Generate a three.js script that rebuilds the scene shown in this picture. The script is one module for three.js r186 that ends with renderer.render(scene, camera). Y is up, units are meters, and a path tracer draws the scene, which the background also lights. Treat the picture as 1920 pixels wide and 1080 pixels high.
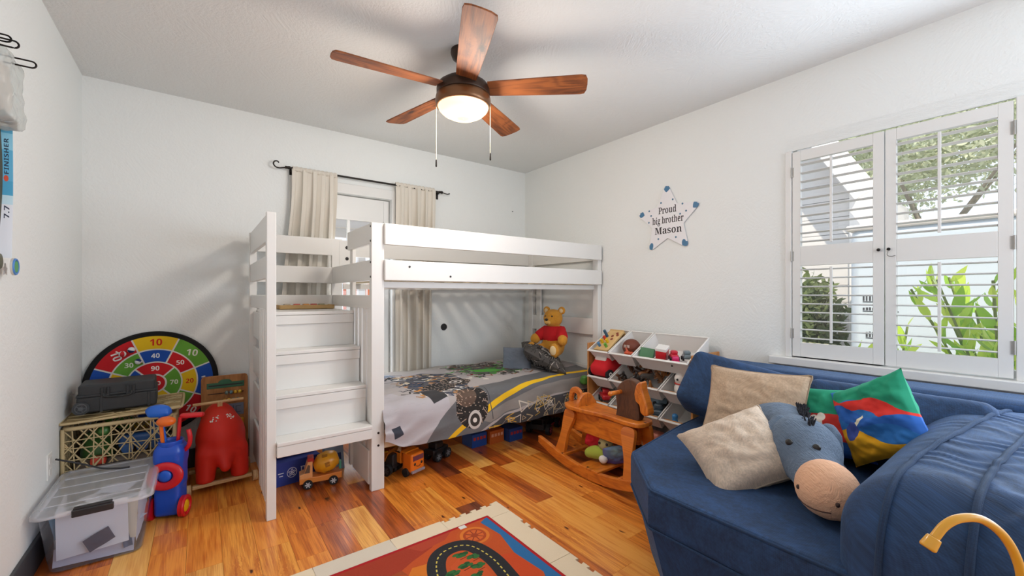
import * as THREE from 'three';
import { RoundedBoxGeometry } from 'three/addons/geometries/RoundedBoxGeometry.js';
import { mergeGeometries } from 'three/addons/utils/BufferGeometryUtils.js';
import { ImprovedNoise } from 'three/addons/math/ImprovedNoise.js';
import { RectAreaLightUniformsLib } from 'three/addons/lights/RectAreaLightUniformsLib.js';

// ---------------------------------------------------------------- camera, sky, sun, area lights, exposure
const scene = new THREE.Scene();
const camera = new THREE.PerspectiveCamera(2 * Math.atan(540 / 780) * 180 / Math.PI, 1920 / 1080, 0.05, 200);
camera.position.set(0, 1.15, 0);
camera.lookAt(0.6, 1.15, -0.8);
camera.setViewOffset(1920, 1080, 0, -11, 1920, 1080);
const renderer = new THREE.WebGLRenderer({ antialias: true });
renderer.toneMapping = THREE.LinearToneMapping;
renderer.toneMappingExposure = 1.2;
renderer.shadowMap.enabled = true;
RectAreaLightUniformsLib.init();
scene.background = new THREE.Color(0.95, 1.06, 1.22);

const sun = new THREE.DirectionalLight(0xfff2dc, 3.8);
sun.position.set(-5, 14, 5.5); sun.target.position.set(4, 0, -1);
sun.castShadow = true;
Object.assign(sun.shadow.camera, { left: -14, right: 14, top: 14, bottom: -14, near: 1, far: 50 });
scene.add(sun, sun.target);

// daylight that comes in through the two shuttered windows, the glazed door and the window behind the camera
function skylight(name, w, h, at, to, intensity, color) {
  const l = new THREE.RectAreaLight(color, intensity, w, h);
  l.name = name; l.position.set(...at); l.lookAt(...to); scene.add(l);
  return l;
}
skylight('daylight_window', 0.86, 1.18, [2.742, 1.39, -0.55], [0, 1.39, -0.55], 2.3, 0xe2effc);
skylight('daylight_window_near', 0.86, 1.18, [2.742, 1.39, 0.42], [0, 1.39, 0.42], 8.6, 0xe2effc);
skylight('daylight_door', 0.58, 1.5, [0.96, 1.0, -3.50], [0.96, 1.0, 0], 2.4, 0xeef5ff);
skylight('daylight_window_behind', 1.15, 1.25, [2.06, 1.43, 1.28], [2.06, 1.43, -2], 3.4, 0xe6f0fc);

// ---------------------------------------------------------------- helpers
function mulberry(a) { return () => { a |= 0; a = a + 0x6D2B79F5 | 0; let t = Math.imul(a ^ a >>> 15, 1 | a); t = t + Math.imul(t ^ t >>> 7, 61 | t) ^ t; return ((t ^ t >>> 14) >>> 0) / 4294967296; }; }
const rnd = mulberry(20240611);
const rr = (a, b) => a + (b - a) * rnd();
const PN = new ImprovedNoise();
const noise = (x, y = 0, z = 0) => PN.noise(x, y, z);
function fbm(x, y, z = 0, o = 4) { let s = 0, a = 0.5; for (let i = 0; i < o; i++) { s += a * PN.noise(x, y, z + i * 7.3); x *= 2; y *= 2; a *= 0.5; } return s; }
const lerp = (a, b, t) => a + (b - a) * t, clamp = (x, a = 0, b = 1) => Math.min(b, Math.max(a, x));
const smooth = (a, b, x) => { const t = clamp((x - a) / (b - a)); return t * t * (3 - 2 * t); };
const V = (x, y, z) => new THREE.Vector3(x, y, z);

function dataTex(w, h, fn, srgb = true) {
  const d = new Uint8Array(w * h * 4);
  for (let j = 0; j < h; j++) for (let i = 0; i < w; i++) {
    const c = fn((i + 0.5) / w, (j + 0.5) / h), k = (j * w + i) * 4;
    d[k] = clamp(c[0], 0, 255); d[k + 1] = clamp(c[1], 0, 255); d[k + 2] = clamp(c[2], 0, 255); d[k + 3] = 255;
  }
  const t = new THREE.DataTexture(d, w, h); t.magFilter = THREE.LinearFilter; t.minFilter = THREE.LinearMipmapLinearFilter;
  t.wrapS = t.wrapT = THREE.RepeatWrapping; if (srgb) t.colorSpace = THREE.SRGBColorSpace; t.needsUpdate = true; return t;
}
const greyTex = (w, h, fn) => dataTex(w, h, (u, v) => { const g = 255 * fn(u, v); return [g, g, g]; }, false);
// noise that repeats over the unit square
function tileNoise(u, v, f, z = 0) {
  const a = u * Math.PI * 2, b = v * Math.PI * 2, k = f / (2 * Math.PI);
  return PN.noise(Math.cos(a) * k + z, Math.sin(a) * k + Math.cos(b) * k * 0.7 + 11.3, Math.sin(b) * k - z);
}
function canvasTex(w, h, draw) {
  const c = document.createElement('canvas'); c.width = w; c.height = h;
  draw(c.getContext('2d'), w, h);
  const t = new THREE.CanvasTexture(c); t.colorSpace = THREE.SRGBColorSpace; t.magFilter = THREE.LinearFilter; return t;
}
const mat = (color, o = {}) => new THREE.MeshStandardMaterial({ color, roughness: 0.6, metalness: 0, ...o });
const phys = (color, o = {}) => new THREE.MeshPhysicalMaterial({ color, roughness: 0.6, metalness: 0, ...o });

const taken = {};
function numbered(n) { const k = taken[n] = (taken[n] ?? -1) + 1; return k ? n + '_' + String(k).padStart(3, '0') : n; }
function thing(name, label, category, [x, y, z] = [0, 0, 0], turn = 0, group) {
  const o = new THREE.Group(); o.name = numbered(name); o.position.set(x, y, z); o.rotation.y = turn; scene.add(o);
  o.userData = { label, category }; if (group) o.userData.group = group; return o;
}
function structure(name, label, geo, m) {
  const o = geo ? new THREE.Mesh(geo, m) : new THREE.Group(); o.name = name; o.userData = { kind: 'structure', label, category: name.split('_')[0] }; scene.add(o); return o;
}
function part(parent, name, geo, m, label) {
  const o = new THREE.Mesh(geo, m); o.name = name; if (label) o.userData.label = label; parent.add(o); return o;
}
function solo(name, label, category, geo, m, pos, group) {
  const o = new THREE.Mesh(geo, m); o.name = numbered(name); o.userData = { label, category }; if (group) o.userData.group = group;
  if (pos) o.position.set(...pos); scene.add(o); return o;
}
// geometries
const bx = (x0, x1, y0, y1, z0, z1, r = 0) => {
  const w = x1 - x0, h = y1 - y0, d = z1 - z0;
  const g = r ? new RoundedBoxGeometry(w, h, d, 2, Math.min(r, w / 2.01, h / 2.01, d / 2.01)) : new THREE.BoxGeometry(w, h, d);
  return g.translate((x0 + x1) / 2, (y0 + y1) / 2, (z0 + z1) / 2);
};
const cb = (w, h, d, x = 0, y = 0, z = 0, r = 0) => bx(x - w / 2, x + w / 2, y - h / 2, y + h / 2, z - d / 2, z + d / 2, r);
function cyl(r1, r2, h, at = [0, 0, 0], axis = 'y', seg = 24) {
  const g = new THREE.CylinderGeometry(r1, r2, h, seg);
  if (axis === 'x') g.rotateZ(-Math.PI / 2); if (axis === 'z') g.rotateX(Math.PI / 2);
  return g.translate(...at);
}
const sph = (r, at = [0, 0, 0], s = [1, 1, 1], seg = 20) => new THREE.SphereGeometry(r, seg, Math.round(seg * 0.7)).scale(...s).translate(...at);
function tube(pts, r, o = {}) {
  const c = new THREE.CatmullRomCurve3(pts.map(p => p.isVector3 ? p : V(...p)), !!o.closed, 'catmullrom', o.tension ?? 0.5);
  return new THREE.TubeGeometry(c, o.seg ?? pts.length * 6, r, o.radial ?? 8, !!o.closed);
}
const lathe = (pts, seg = 40) => new THREE.LatheGeometry(pts.map(p => new THREE.Vector2(...p)), seg);
function shapeOf(pts, curved) {
  const s = new THREE.Shape();
  if (curved) { const c = new THREE.SplineCurve([...pts, pts[0]].map(p => new THREE.Vector2(...p))); s.setFromPoints(c.getPoints(pts.length * 6)); }
  else s.setFromPoints(pts.map(p => new THREE.Vector2(...p)));
  return s;
}
function ext(shape, depth, bevel = 0, o = {}) {
  const g = new THREE.ExtrudeGeometry(shape, { depth: depth - 2 * bevel, bevelEnabled: bevel > 0, bevelThickness: bevel, bevelSize: o.out ? bevel : bevel, bevelOffset: -bevel, bevelSegments: o.bs ?? 2, curveSegments: o.cs ?? 10 });
  return g.translate(0, 0, bevel);
}
function join(list) {
  const gs = list.map(g => {
    const q = g.index ? g.toNonIndexed() : g.clone();
    for (const k of Object.keys(q.attributes)) if (!['position', 'normal', 'uv'].includes(k)) q.deleteAttribute(k);
    return q;
  });
  return mergeGeometries(gs);
}
// a stick between two points with square or round section
function stick(a, b, r, seg = 6, r2 = r) {
  const A = a.isVector3 ? a : V(...a), B = b.isVector3 ? b : V(...b), d = B.clone().sub(A);
  const g = new THREE.CylinderGeometry(r2, r, d.length(), seg);
  g.applyQuaternion(new THREE.Quaternion().setFromUnitVectors(V(0, 1, 0), d.clone().normalize()));
  return g.translate(...A.clone().add(B).multiplyScalar(0.5).toArray());
}
function plate(a, b, w, t, up = V(0, 1, 0)) {  // a flat board from a to b, w wide across `up`-ish, t thick
  const A = V(...a), B = V(...b), d = B.clone().sub(A), L = d.length(); d.normalize();
  const s = up.clone().sub(d.clone().multiplyScalar(up.dot(d))).normalize(), n = d.clone().cross(s);
  const g = new RoundedBoxGeometry(L, w, t, 1, Math.min(w, t) * 0.18);
  g.applyMatrix4(new THREE.Matrix4().makeBasis(d, s, n)); return g.translate(...A.add(B).multiplyScalar(0.5).toArray());
}
// signed distances and a surface-nets mesher
const smin = (a, b, k) => { const h = Math.max(k - Math.abs(a - b), 0) / k; return Math.min(a, b) - h * h * k * 0.25; };
const dBall = (p, c, r) => Math.hypot(p[0] - c[0], p[1] - c[1], p[2] - c[2]) - r;
const dEll = (p, c, r) => { const k0 = Math.hypot((p[0] - c[0]) / r[0], (p[1] - c[1]) / r[1], (p[2] - c[2]) / r[2]), k1 = Math.hypot((p[0] - c[0]) / r[0] ** 2, (p[1] - c[1]) / r[1] ** 2, (p[2] - c[2]) / r[2] ** 2); return k0 < 1e-6 ? -Math.min(...r) : k0 * (k0 - 1) / k1; };
const dCap = (p, a, b, ra, rb = ra) => { const ba = [b[0] - a[0], b[1] - a[1], b[2] - a[2]], pa = [p[0] - a[0], p[1] - a[1], p[2] - a[2]]; const h = clamp((pa[0] * ba[0] + pa[1] * ba[1] + pa[2] * ba[2]) / (ba[0] ** 2 + ba[1] ** 2 + ba[2] ** 2)); return Math.hypot(pa[0] - ba[0] * h, pa[1] - ba[1] * h, pa[2] - ba[2] * h) - lerp(ra, rb, h); };
const dBox = (p, c, h, r) => { const q = [0, 1, 2].map(i => Math.abs(p[i] - c[i]) - h[i] + r); return Math.hypot(...q.map(x => Math.max(x, 0))) + Math.min(Math.max(...q), 0) - r; };
function sdfMesh(f, lo, hi, cell) {
  const n = lo.map((l, i) => Math.ceil((hi[i] - l) / cell) + 1), [nx, ny, nz] = n, val = new Float32Array(nx * ny * nz), id = new Int32Array(nx * ny * nz).fill(-1);
  const at = (i, j, k) => i + nx * (j + ny * k), P = [0, 0, 0];
  for (let k = 0; k < nz; k++) for (let j = 0; j < ny; j++) for (let i = 0; i < nx; i++) { P[0] = lo[0] + i * cell; P[1] = lo[1] + j * cell; P[2] = lo[2] + k * cell; val[at(i, j, k)] = f(P); }
  const pos = [], idx = [];
  for (let k = 0; k < nz - 1; k++) for (let j = 0; j < ny - 1; j++) for (let i = 0; i < nx - 1; i++) {
    let c = 0, sx = 0, sy = 0, sz = 0, cnt = 0;
    const v = []; for (let m = 0; m < 8; m++) { const w = val[at(i + (m & 1), j + (m >> 1 & 1), k + (m >> 2))]; v.push(w); if (w < 0) c++; }
    if (c === 0 || c === 8) continue;
    for (let a = 0; a < 8; a++) for (const bit of [1, 2, 4]) {
      const b = a | bit; if (b === a || (v[a] < 0) === (v[b] < 0)) continue;
      const t = v[a] / (v[a] - v[b]); cnt++;
      sx += (a & 1) + (bit === 1 ? t : 0); sy += (a >> 1 & 1) + (bit === 2 ? t : 0); sz += (a >> 2) + (bit === 4 ? t : 0);
    }
    id[at(i, j, k)] = pos.length / 3; pos.push(lo[0] + (i + sx / cnt) * cell, lo[1] + (j + sy / cnt) * cell, lo[2] + (k + sz / cnt) * cell);
  }
  const quad = (a, b, c, d, flip) => { if (a < 0 || b < 0 || c < 0 || d < 0) return; flip ? idx.push(a, c, b, a, d, c) : idx.push(a, b, c, a, c, d); };
  for (let k = 1; k < nz - 1; k++) for (let j = 1; j < ny - 1; j++) for (let i = 1; i < nx - 1; i++) {
    const s = val[at(i, j, k)] < 0;
    if (s !== val[at(i + 1, j, k)] < 0) quad(id[at(i, j - 1, k - 1)], id[at(i, j, k - 1)], id[at(i, j, k)], id[at(i, j - 1, k)], !s);
    if (s !== val[at(i, j + 1, k)] < 0) quad(id[at(i - 1, j, k - 1)], id[at(i - 1, j, k)], id[at(i, j, k)], id[at(i, j, k - 1)], !s);
    if (s !== val[at(i, j, k + 1)] < 0) quad(id[at(i - 1, j - 1, k)], id[at(i, j - 1, k)], id[at(i, j, k)], id[at(i - 1, j, k)], !s);
  }
  const g = new THREE.BufferGeometry(); g.setAttribute('position', new THREE.Float32BufferAttribute(pos, 3)); g.setIndex(idx);
  const nor = new Float32Array(pos.length), e = cell * 0.5;
  for (let i = 0; i < pos.length; i += 3) {
    const p = [pos[i], pos[i + 1], pos[i + 2]], q = [0, 1, 2].map(a => { const h = [...p], l = [...p]; h[a] += e; l[a] -= e; return f(h) - f(l); }), L = Math.hypot(...q) || 1;
    for (let a = 0; a < 3; a++) nor[i + a] = q[a] / L;
  }
  g.setAttribute('normal', new THREE.BufferAttribute(nor, 3));
  const uv = new Float32Array(pos.length / 3 * 2); for (let i = 0; i < pos.length / 3; i++) { uv[2 * i] = pos[3 * i] + pos[3 * i + 2] * 0.7; uv[2 * i + 1] = pos[3 * i + 1] + pos[3 * i + 2] * 0.3; }
  g.setAttribute('uv', new THREE.BufferAttribute(uv, 2));
  return g;
}
function paint(g, fn) { const p = g.attributes.position, c = new Float32Array(p.count * 3), k = new THREE.Color(); for (let i = 0; i < p.count; i++) { k.set(fn(p.getX(i), p.getY(i), p.getZ(i))); c[3 * i] = k.r; c[3 * i + 1] = k.g; c[3 * i + 2] = k.b; } g.setAttribute('color', new THREE.BufferAttribute(c, 3)); return g; }
// a grid surface from a function (u, v) -> [x, y, z]
function grid(nu, nv, fn, o = {}) {
  const pos = [], uv = [], idx = [];
  for (let j = 0; j <= nv; j++) for (let i = 0; i <= nu; i++) { pos.push(...fn(i / nu, j / nv)); uv.push(i / nu * (o.su ?? 1), j / nv * (o.sv ?? 1)); }
  for (let j = 0; j < nv; j++) for (let i = 0; i < nu; i++) { const a = j * (nu + 1) + i, b = a + 1, c = a + nu + 1, d = c + 1; o.flip ? idx.push(a, c, b, b, c, d) : idx.push(a, b, c, b, d, c); }
  const g = new THREE.BufferGeometry(); g.setAttribute('position', new THREE.Float32BufferAttribute(pos, 3)); g.setAttribute('uv', new THREE.Float32BufferAttribute(uv, 2)); g.setIndex(idx); g.computeVertexNormals(); return g;
}
// a stuffed pillow, lying in its own xy plane, front towards +z
function pillow(w, h, t, o = {}) {
  const n = o.n ?? 36, seed = o.seed ?? 1, wr = o.wrinkle ?? 0.006, c = o.pinch ?? 0.07, e = o.edge ?? 0.42;
  const side = s => grid(n, n, (a, b) => {
    const u = a * 2 - 1, v = b * 2 - 1, f = Math.pow(Math.max(0, (1 - u * u) * (1 - v * v)), e);
    const x = w / 2 * u * (1 - c * (1 - v * v) * Math.abs(u)), y = h / 2 * v * (1 - c * (1 - u * u) * Math.abs(v));
    return [x, y, s * f * (t / 2 + wr * noise(u * 3 + seed, v * 3, s * 5 + seed) * 2 + wr * noise(u * 7 + seed, v * 7, s))];
  }, { flip: s < 0 });
  return join([side(1), side(-1)]);
}
// ---------------------------------------------------------------- common materials
const fabricBump = greyTex(256, 256, (u, v) => 0.5 + 0.25 * Math.sin(u * Math.PI * 2 * 48) * Math.sin(v * Math.PI * 2 * 48) + 0.35 * tileNoise(u, v, 60) );
const peelBump = greyTex(512, 512, (u, v) => 0.5 + 0.5 * tileNoise(u, v, 46) + 0.35 * tileNoise(u, v, 110, 4) + 0.3 * tileNoise(u, v, 14, 9));
const fur = greyTex(256, 256, (u, v) => 0.5 + 0.5 * tileNoise(u, v, 70) + 0.4 * tileNoise(u, v, 130, 3));
const rep = (t, x, y = x) => { const c = t.clone(); c.repeat.set(x, y); c.needsUpdate = true; return c; };
function woodTex(w, h, light, dark, seed, o = {}) {     // grain runs along v
  const L = light, D = dark, knots = []; const r = mulberry(seed * 7919 + 5);
  for (let i = 0; i < (o.knots ?? 1); i++) knots.push([r(), r(), 0.012 + r() * r() * 0.06]);
  const asp = o.asp ?? 8;
  return dataTex(w, h, (u, v) => {
    let x = u, y = v * asp, k = 0;
    for (const [kx, ky, kr] of knots) { const dx = u - kx + 0.03 * noise(u * 9, v * asp * 5, seed), dy = (v - ky) * asp * 0.34, d = Math.hypot(dx, dy) * (1 + 0.5 * noise(u * 14, v * asp * 9, seed + 4)); k = Math.max(k, Math.exp(-((d / (kr * 2.6)) ** 2))); x += 0.16 * dx * Math.exp(-((d / 0.3) ** 2)) / (d + 0.1); }
    const warp = 0.5 * fbm(x * 1.5 + seed, y * 0.35, seed, 3);
    const ring = 0.5 + 0.5 * Math.sin((x * (o.rings ?? 5) + warp * (o.warp ?? 7) + seed) * 6.28);
    const fine = fbm(x * 34 + seed, y * 1.1, seed * 3, 3), streak = fbm(x * 7 + seed * 2, y * 0.35, 5, 3), big = fbm(x * 1.4, y * 0.22 + seed * 3, 2, 2);
    let t = clamp((o.ringW ?? 0.34) * ring + (o.fineW ?? 0.55) * fine + 0.8 * streak + 0.9 * big + (o.bias ?? 0.12));
    t = clamp(t + 0.9 * k * k);
    const out = [0, 1, 2].map(i => lerp(L[i], D[i], t));
    const kk = smooth(0.55, 0.95, k) * (o.knotDark ?? 0.8); return out.map((c, i) => lerp(c, [48, 26, 14][i], kk));
  });
}
const white = mat(0xe9e8e4, { roughness: 0.5 });
const black = mat(0x1b1b1c, { roughness: 0.5 });
const darkMetal = mat(0x2a2522, { roughness: 0.4, metalness: 0.7 });
const flat = c => mat(c, { roughness: 0.45 });
const plastic = c => phys(c, { roughness: 0.32, clearcoat: 0.2, clearcoatRoughness: 0.3 });
// ---------------------------------------------------------------- room shell
const X0 = -0.556, X1 = 2.79, ZB = -3.484, ZF = 1.3, CH = 2.44, T = 0.15;
const wallPaint = mat(0xeceeec, { roughness: 0.72, bumpMap: rep(peelBump, 1), bumpScale: 0.0012 });
const ceilPaint = mat(0xe6e8e7, { roughness: 0.85, bumpMap: rep(peelBump, 1), bumpScale: 0.0016 });
// a wall of boxes round rectangular openings; uv in metres (over 0.6 m a repeat)
function wallGeo(axis, at, out, a0, a1, holes, y1 = CH + 0.1) {
  const cuts = [...new Set([a0, a1, ...holes.flatMap(h => [h[0], h[1]])])].sort((p, q) => p - q), gs = [];
  for (let i = 0; i < cuts.length - 1; i++) {
    const m = (cuts[i] + cuts[i + 1]) / 2, h = holes.find(h => m > h[0] && m < h[1]);
    for (const [b, t] of h ? [[-0.1, h[2]], [h[3], y1]] : [[-0.1, y1]]) {
      if (t - b < 1e-4) continue;
      const lo = Math.min(at, at + out), hi = Math.max(at, at + out);
      gs.push(axis === 'x' ? bx(lo, hi, b, t, cuts[i], cuts[i + 1]) : bx(cuts[i], cuts[i + 1], b, t, lo, hi));
    }
  }
  const g = join(gs), p = g.attributes.position, n = g.attributes.normal, uv = g.attributes.uv;
  for (let i = 0; i < p.count; i++) { const a = Math.abs(n.getX(i)) > 0.5 ? p.getZ(i) : p.getX(i), b = Math.abs(n.getY(i)) > 0.5 ? p.getZ(i) : p.getY(i); uv.setXY(i, a / 0.6, b / 0.6); }
  return g;
}
const W1 = [-1.003, -0.104, 0.78, 2.06], W2 = [-0.03, 0.87, 0.78, 2.06];
structure('wall_left', 'plain white painted wall behind the hanging medals', wallGeo('x', X0, -T, ZB - T, ZF + T, []), wallPaint);
structure('wall_back', 'white painted wall behind the bunk bed and curtains', wallGeo('z', ZB, -T, X0, X1, [[0.6, 1.315, 0.0, 1.955]]), wallPaint);
structure('wall_right', 'white painted wall around the shuttered window and the star sign', wallGeo('x', X1, T, ZB - T, ZF + T, [W1, W2]), wallPaint);
structure('wall_front', 'white painted wall behind the camera with a wide window', wallGeo('z', ZF, T, X0, X1, [[1.45, 2.67, 0.75, 2.1]]), wallPaint);
{
  const g = bx(X0 - T, X1 + T, CH, CH + 0.12, ZB - T, ZF + T), uv = g.attributes.uv, p = g.attributes.position;
  for (let i = 0; i < p.count; i++) uv.setXY(i, p.getX(i) / 0.6, p.getZ(i) / 0.6);
  structure('ceiling', 'off-white textured ceiling above the wooden fan', g, ceilPaint);
}
// floor: hickory planks running along the window wall
{
  const floor = structure('floor', 'glossy hickory plank floor in mixed amber and brown tones');
  part(floor, 'subfloor', bx(X0 - T, X1 + T, -0.1, -0.014, ZB - T, ZF + T), mat(0x3a2412, { roughness: 0.9 }));
  const tones = [
    [[250, 176, 84], [216, 116, 36]], [[248, 160, 66], [196, 92, 24]], [[254, 194, 104], [226, 140, 54]], [[240, 144, 54], [172, 76, 20]],
    [[222, 124, 44], [134, 54, 17]], [[252, 172, 74], [184, 84, 24]], [[196, 98, 38], [104, 42, 16]], [[150, 74, 40], [80, 36, 22]], [[254, 188, 98], [182, 92, 32]], [[240, 150, 58], [146, 62, 18]]];
  const weights = [15, 15, 12, 13, 10, 13, 8, 4, 9, 9], ws = weights.reduce((a, b) => a + b);
  const ms = tones.map(([a, b], i) => phys(0xffffff, { map: woodTex(192, 1024, a, b, i + 1.37, { knots: [1, 1, 0, 2, 2, 1, 2, 1, 2, 1][i], rings: 2.2, warp: 4, bias: 0.16, asp: 10, ringW: 0.16, fineW: 0.75 }), roughness: 0.3, clearcoat: 0.25, clearcoatRoughness: 0.16 }));
  const PW = 0.127, rows = Math.ceil((X1 - X0) / PW); const r = mulberry(77);
  for (let i = 0; i < rows; i++) {
    const xa = X0 + i * PW, xb = Math.min(X1, xa + PW); let z = ZB - r() * 0.8;
    while (z < ZF) {
      const L = 0.45 + r() * 0.95, za = Math.max(z, ZB), zb = Math.min(z + L, ZF); z += L;
      if (zb - za < 0.05) continue;
      let k = r() * ws, v = 0; while ((k -= weights[v]) > 0) v++;
      const g = new THREE.BoxGeometry(xb - xa - 0.0009, 0.013, zb - za - 0.0009), p = g.attributes.position, uv = g.attributes.uv, off = r() * 5, sg = r() > 0.5 ? 1 : -1, su = r() > 0.5 ? 1 : -1;
      for (let q = 0; q < p.count; q++) uv.setXY(q, su * p.getX(q) / PW + 0.5, off + sg * p.getZ(q) / 1.45);
      const m = part(floor, 'plank', g, ms[v]); m.position.set((xa + xb) / 2, -0.0065, (za + zb) / 2);
    }
  }
}
const greyBase = mat(0x3f4044, { roughness: 0.45 });
structure('baseboard_left', 'dark grey baseboard along the left wall', bx(X0, X0 + 0.014, 0, 0.125, ZB, ZF, 0.004), greyBase);
structure('baseboard_back', 'dark grey baseboard along the back wall', join([bx(X0, 0.44, 0, 0.125, ZB, ZB + 0.014, 0.004), bx(1.37, X1, 0, 0.125, ZB, ZB + 0.014, 0.004)]), greyBase);
structure('baseboard_right', 'dark grey baseboard under the shuttered window', bx(X1 - 0.014, X1, 0, 0.125, ZB, ZF, 0.004), greyBase);

// windows with plantation shutters
const trimPaint = mat(0xe4e3e0, { roughness: 0.42 });
const pane = phys(0xffffff, { transmission: 1, thickness: 0, roughness: 0.0, ior: 1.45 });
function shutterWindow(n, z0, z1, y0, y1, label) {
  const w = structure('window_' + n, label);
  part(w, 'jamb', join([bx(X1 - 0.012, X1 + 0.05, y0, 1.989, z0, z0 + 0.033, 0.003), bx(X1 - 0.012, X1 + 0.05, y0, 1.989, z1 - 0.025, z1, 0.003)]), trimPaint);
  const fr = [bx(X1 + 0.085, X1 + 0.125, y0, y1, z0, z0 + 0.03), bx(X1 + 0.085, X1 + 0.125, y0, y1, z1 - 0.014, z1), bx(X1 + 0.085, X1 + 0.125, y0, y0 + 0.03, z0 + 0.03, z1 - 0.014), bx(X1 + 0.085, X1 + 0.125, y1 - 0.018, y1, z0 + 0.03, z1 - 0.014)];
  part(w, 'window_frame', join(fr), trimPaint);
  part(w, 'pane', bx(X1 + 0.101, X1 + 0.105, y0 + 0.02, y1 - 0.01, z0 + 0.02, z1 - 0.008), pane);
  part(w, 'head_strip', bx(X1, X1 + 0.008, 1.989, y1, z0, z1), wallPaint);
  return w;
}
shutterWindow(1, W1[0], W1[1], W1[2], W1[3], 'white framed window behind the pair of shutters over the sofa');
shutterWindow(2, W2[0], W2[1], W2[2], W2[3], 'second white framed window beyond the sofa arm');
structure('trim_1', 'white window sill board running under the shutters', join([bx(X1 - 0.05, X1 + 0.06, 0.735, 0.78, -1.08, 0.95, 0.006)]), trimPaint);
{
  const g = [bx(X1 - 0.018, X1, 0.672, 0.735, -1.055, 0.93, 0.003)];
  const rope = []; for (let z = -1.05; z < 0.92; z += 0.022) rope.push(new THREE.CylinderGeometry(0.0055, 0.0055, 0.034, 6).rotateX(0.75).translate(X1 - 0.018, 0.706, z + 0.01));
  const t = structure('trim_2', 'narrow twisted-rope moulding under the window sill', join(g), mat(0xcfcac4, { roughness: 0.5 }));
  part(t, 'rope_moulding', join(rope), mat(0xc9c3bc, { roughness: 0.5 })).userData.kind = 'stuff';
}
{
  const w = structure('window_3', 'wide white framed window in the wall behind the camera');
  const f = []; for (const x of [1.45, 2.04, 2.63]) f.push(bx(x, x + 0.04, 0.75, 2.1, ZF + 0.04, ZF + 0.09)); for (const y of [0.75, 2.06]) f.push(bx(1.45, 2.67, y, y + 0.04, ZF + 0.04, ZF + 0.09));
  part(w, 'window_frame', join(f), trimPaint); part(w, 'pane', bx(1.47, 2.65, 0.77, 2.08, ZF + 0.063, ZF + 0.067), pane);
}
function shutter(z0, z1, hingeSide, label, latch) {
  const t = thing('window_shutter', label, 'shutter', [X1 + 0.004, 0, 0], 0, 'plantation shutters');
  const ya = 0.787, yb = 1.978, xa = -0.014, xb = 0.014, oz0 = z0 + 0.042, oz1 = z1 - 0.044;
  const rails = [[ya, 0.868], [1.312, 1.424], [1.92, yb]];
  part(t, 'stile', bx(xa, xb, ya, yb, z0, oz0, 0.002), trimPaint); part(t, 'stile', bx(xa, xb, ya, yb, oz1, z1, 0.002), trimPaint);
  for (const [a, b] of rails) part(t, 'rail', bx(xa, xb, a, b, oz0, oz1, 0.002), trimPaint);
  for (const [a, b, n] of [[0.868, 1.312, 9], [1.424, 1.92, 10]]) {
    for (let i = 0; i < n; i++) {
      const y = a + (b - a) * (i + 0.55) / n;
      const e = new THREE.Shape(); e.absellipse(0, 0, 0.022, 0.0042, 0, Math.PI * 2);
      const q = new THREE.ExtrudeGeometry(e, { depth: oz1 - oz0 - 0.002, bevelEnabled: false, curveSegments: 8 });
      q.rotateZ(-0.05); const s = part(t, 'slat', q, trimPaint); s.position.set(0, y, oz0 + 0.001);
    }
    const c = (oz0 + oz1) / 2 - 0.012; part(t, 'tilt_rod', bx(-0.032, -0.023, a + 0.012, b - 0.012, c - 0.006, c + 0.006, 0.002), trimPaint);
  }
  for (const y of [0.92, 1.37, 1.86]) part(t, 'hinge', join([cyl(0.004, 0.004, 0.06, [xa - 0.003, y, hingeSide < 0 ? z0 - 0.003 : z1 + 0.003], 'y', 10), bx(xa - 0.002, xa, y - 0.028, y + 0.028, hingeSide < 0 ? z0 : z1 - 0.008, hingeSide < 0 ? z0 + 0.008 : z1)]), mat(0xa9a7a3, { roughness: 0.35, metalness: 0.6 }));
  const kz = hingeSide < 0 ? z1 - 0.02 : z0 + 0.014;
  part(t, 'knob', sph(0.008, [xa - 0.008, 1.375, kz], [1, 1, 1], 12), darkMetal);
  if (latch) part(t, 'hook', tube([[xa - 0.012, 1.372, kz], [xa - 0.012, 1.345, kz - 0.004], [xa - 0.01, 1.338, kz + 0.012], [xa - 0.006, 1.342, kz + 0.026]], 0.0018, { seg: 20, radial: 5 }), mat(0x8f8d88, { metalness: 0.8, roughness: 0.3 }));
  return t;
}
shutter(-0.966, -0.557, -1, 'white louvred shutter panel farther from the camera beside the star wall');
shutter(-0.552, -0.136, 1, 'white louvred shutter panel with the hook latch, above the colourful pillow', true);
shutter(0.007, 0.416, -1, 'white louvred shutter panel of the second window beyond the sofa arm');
shutter(0.421, 0.838, 1, 'white louvred shutter panel at the camera end of the window wall');
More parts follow.
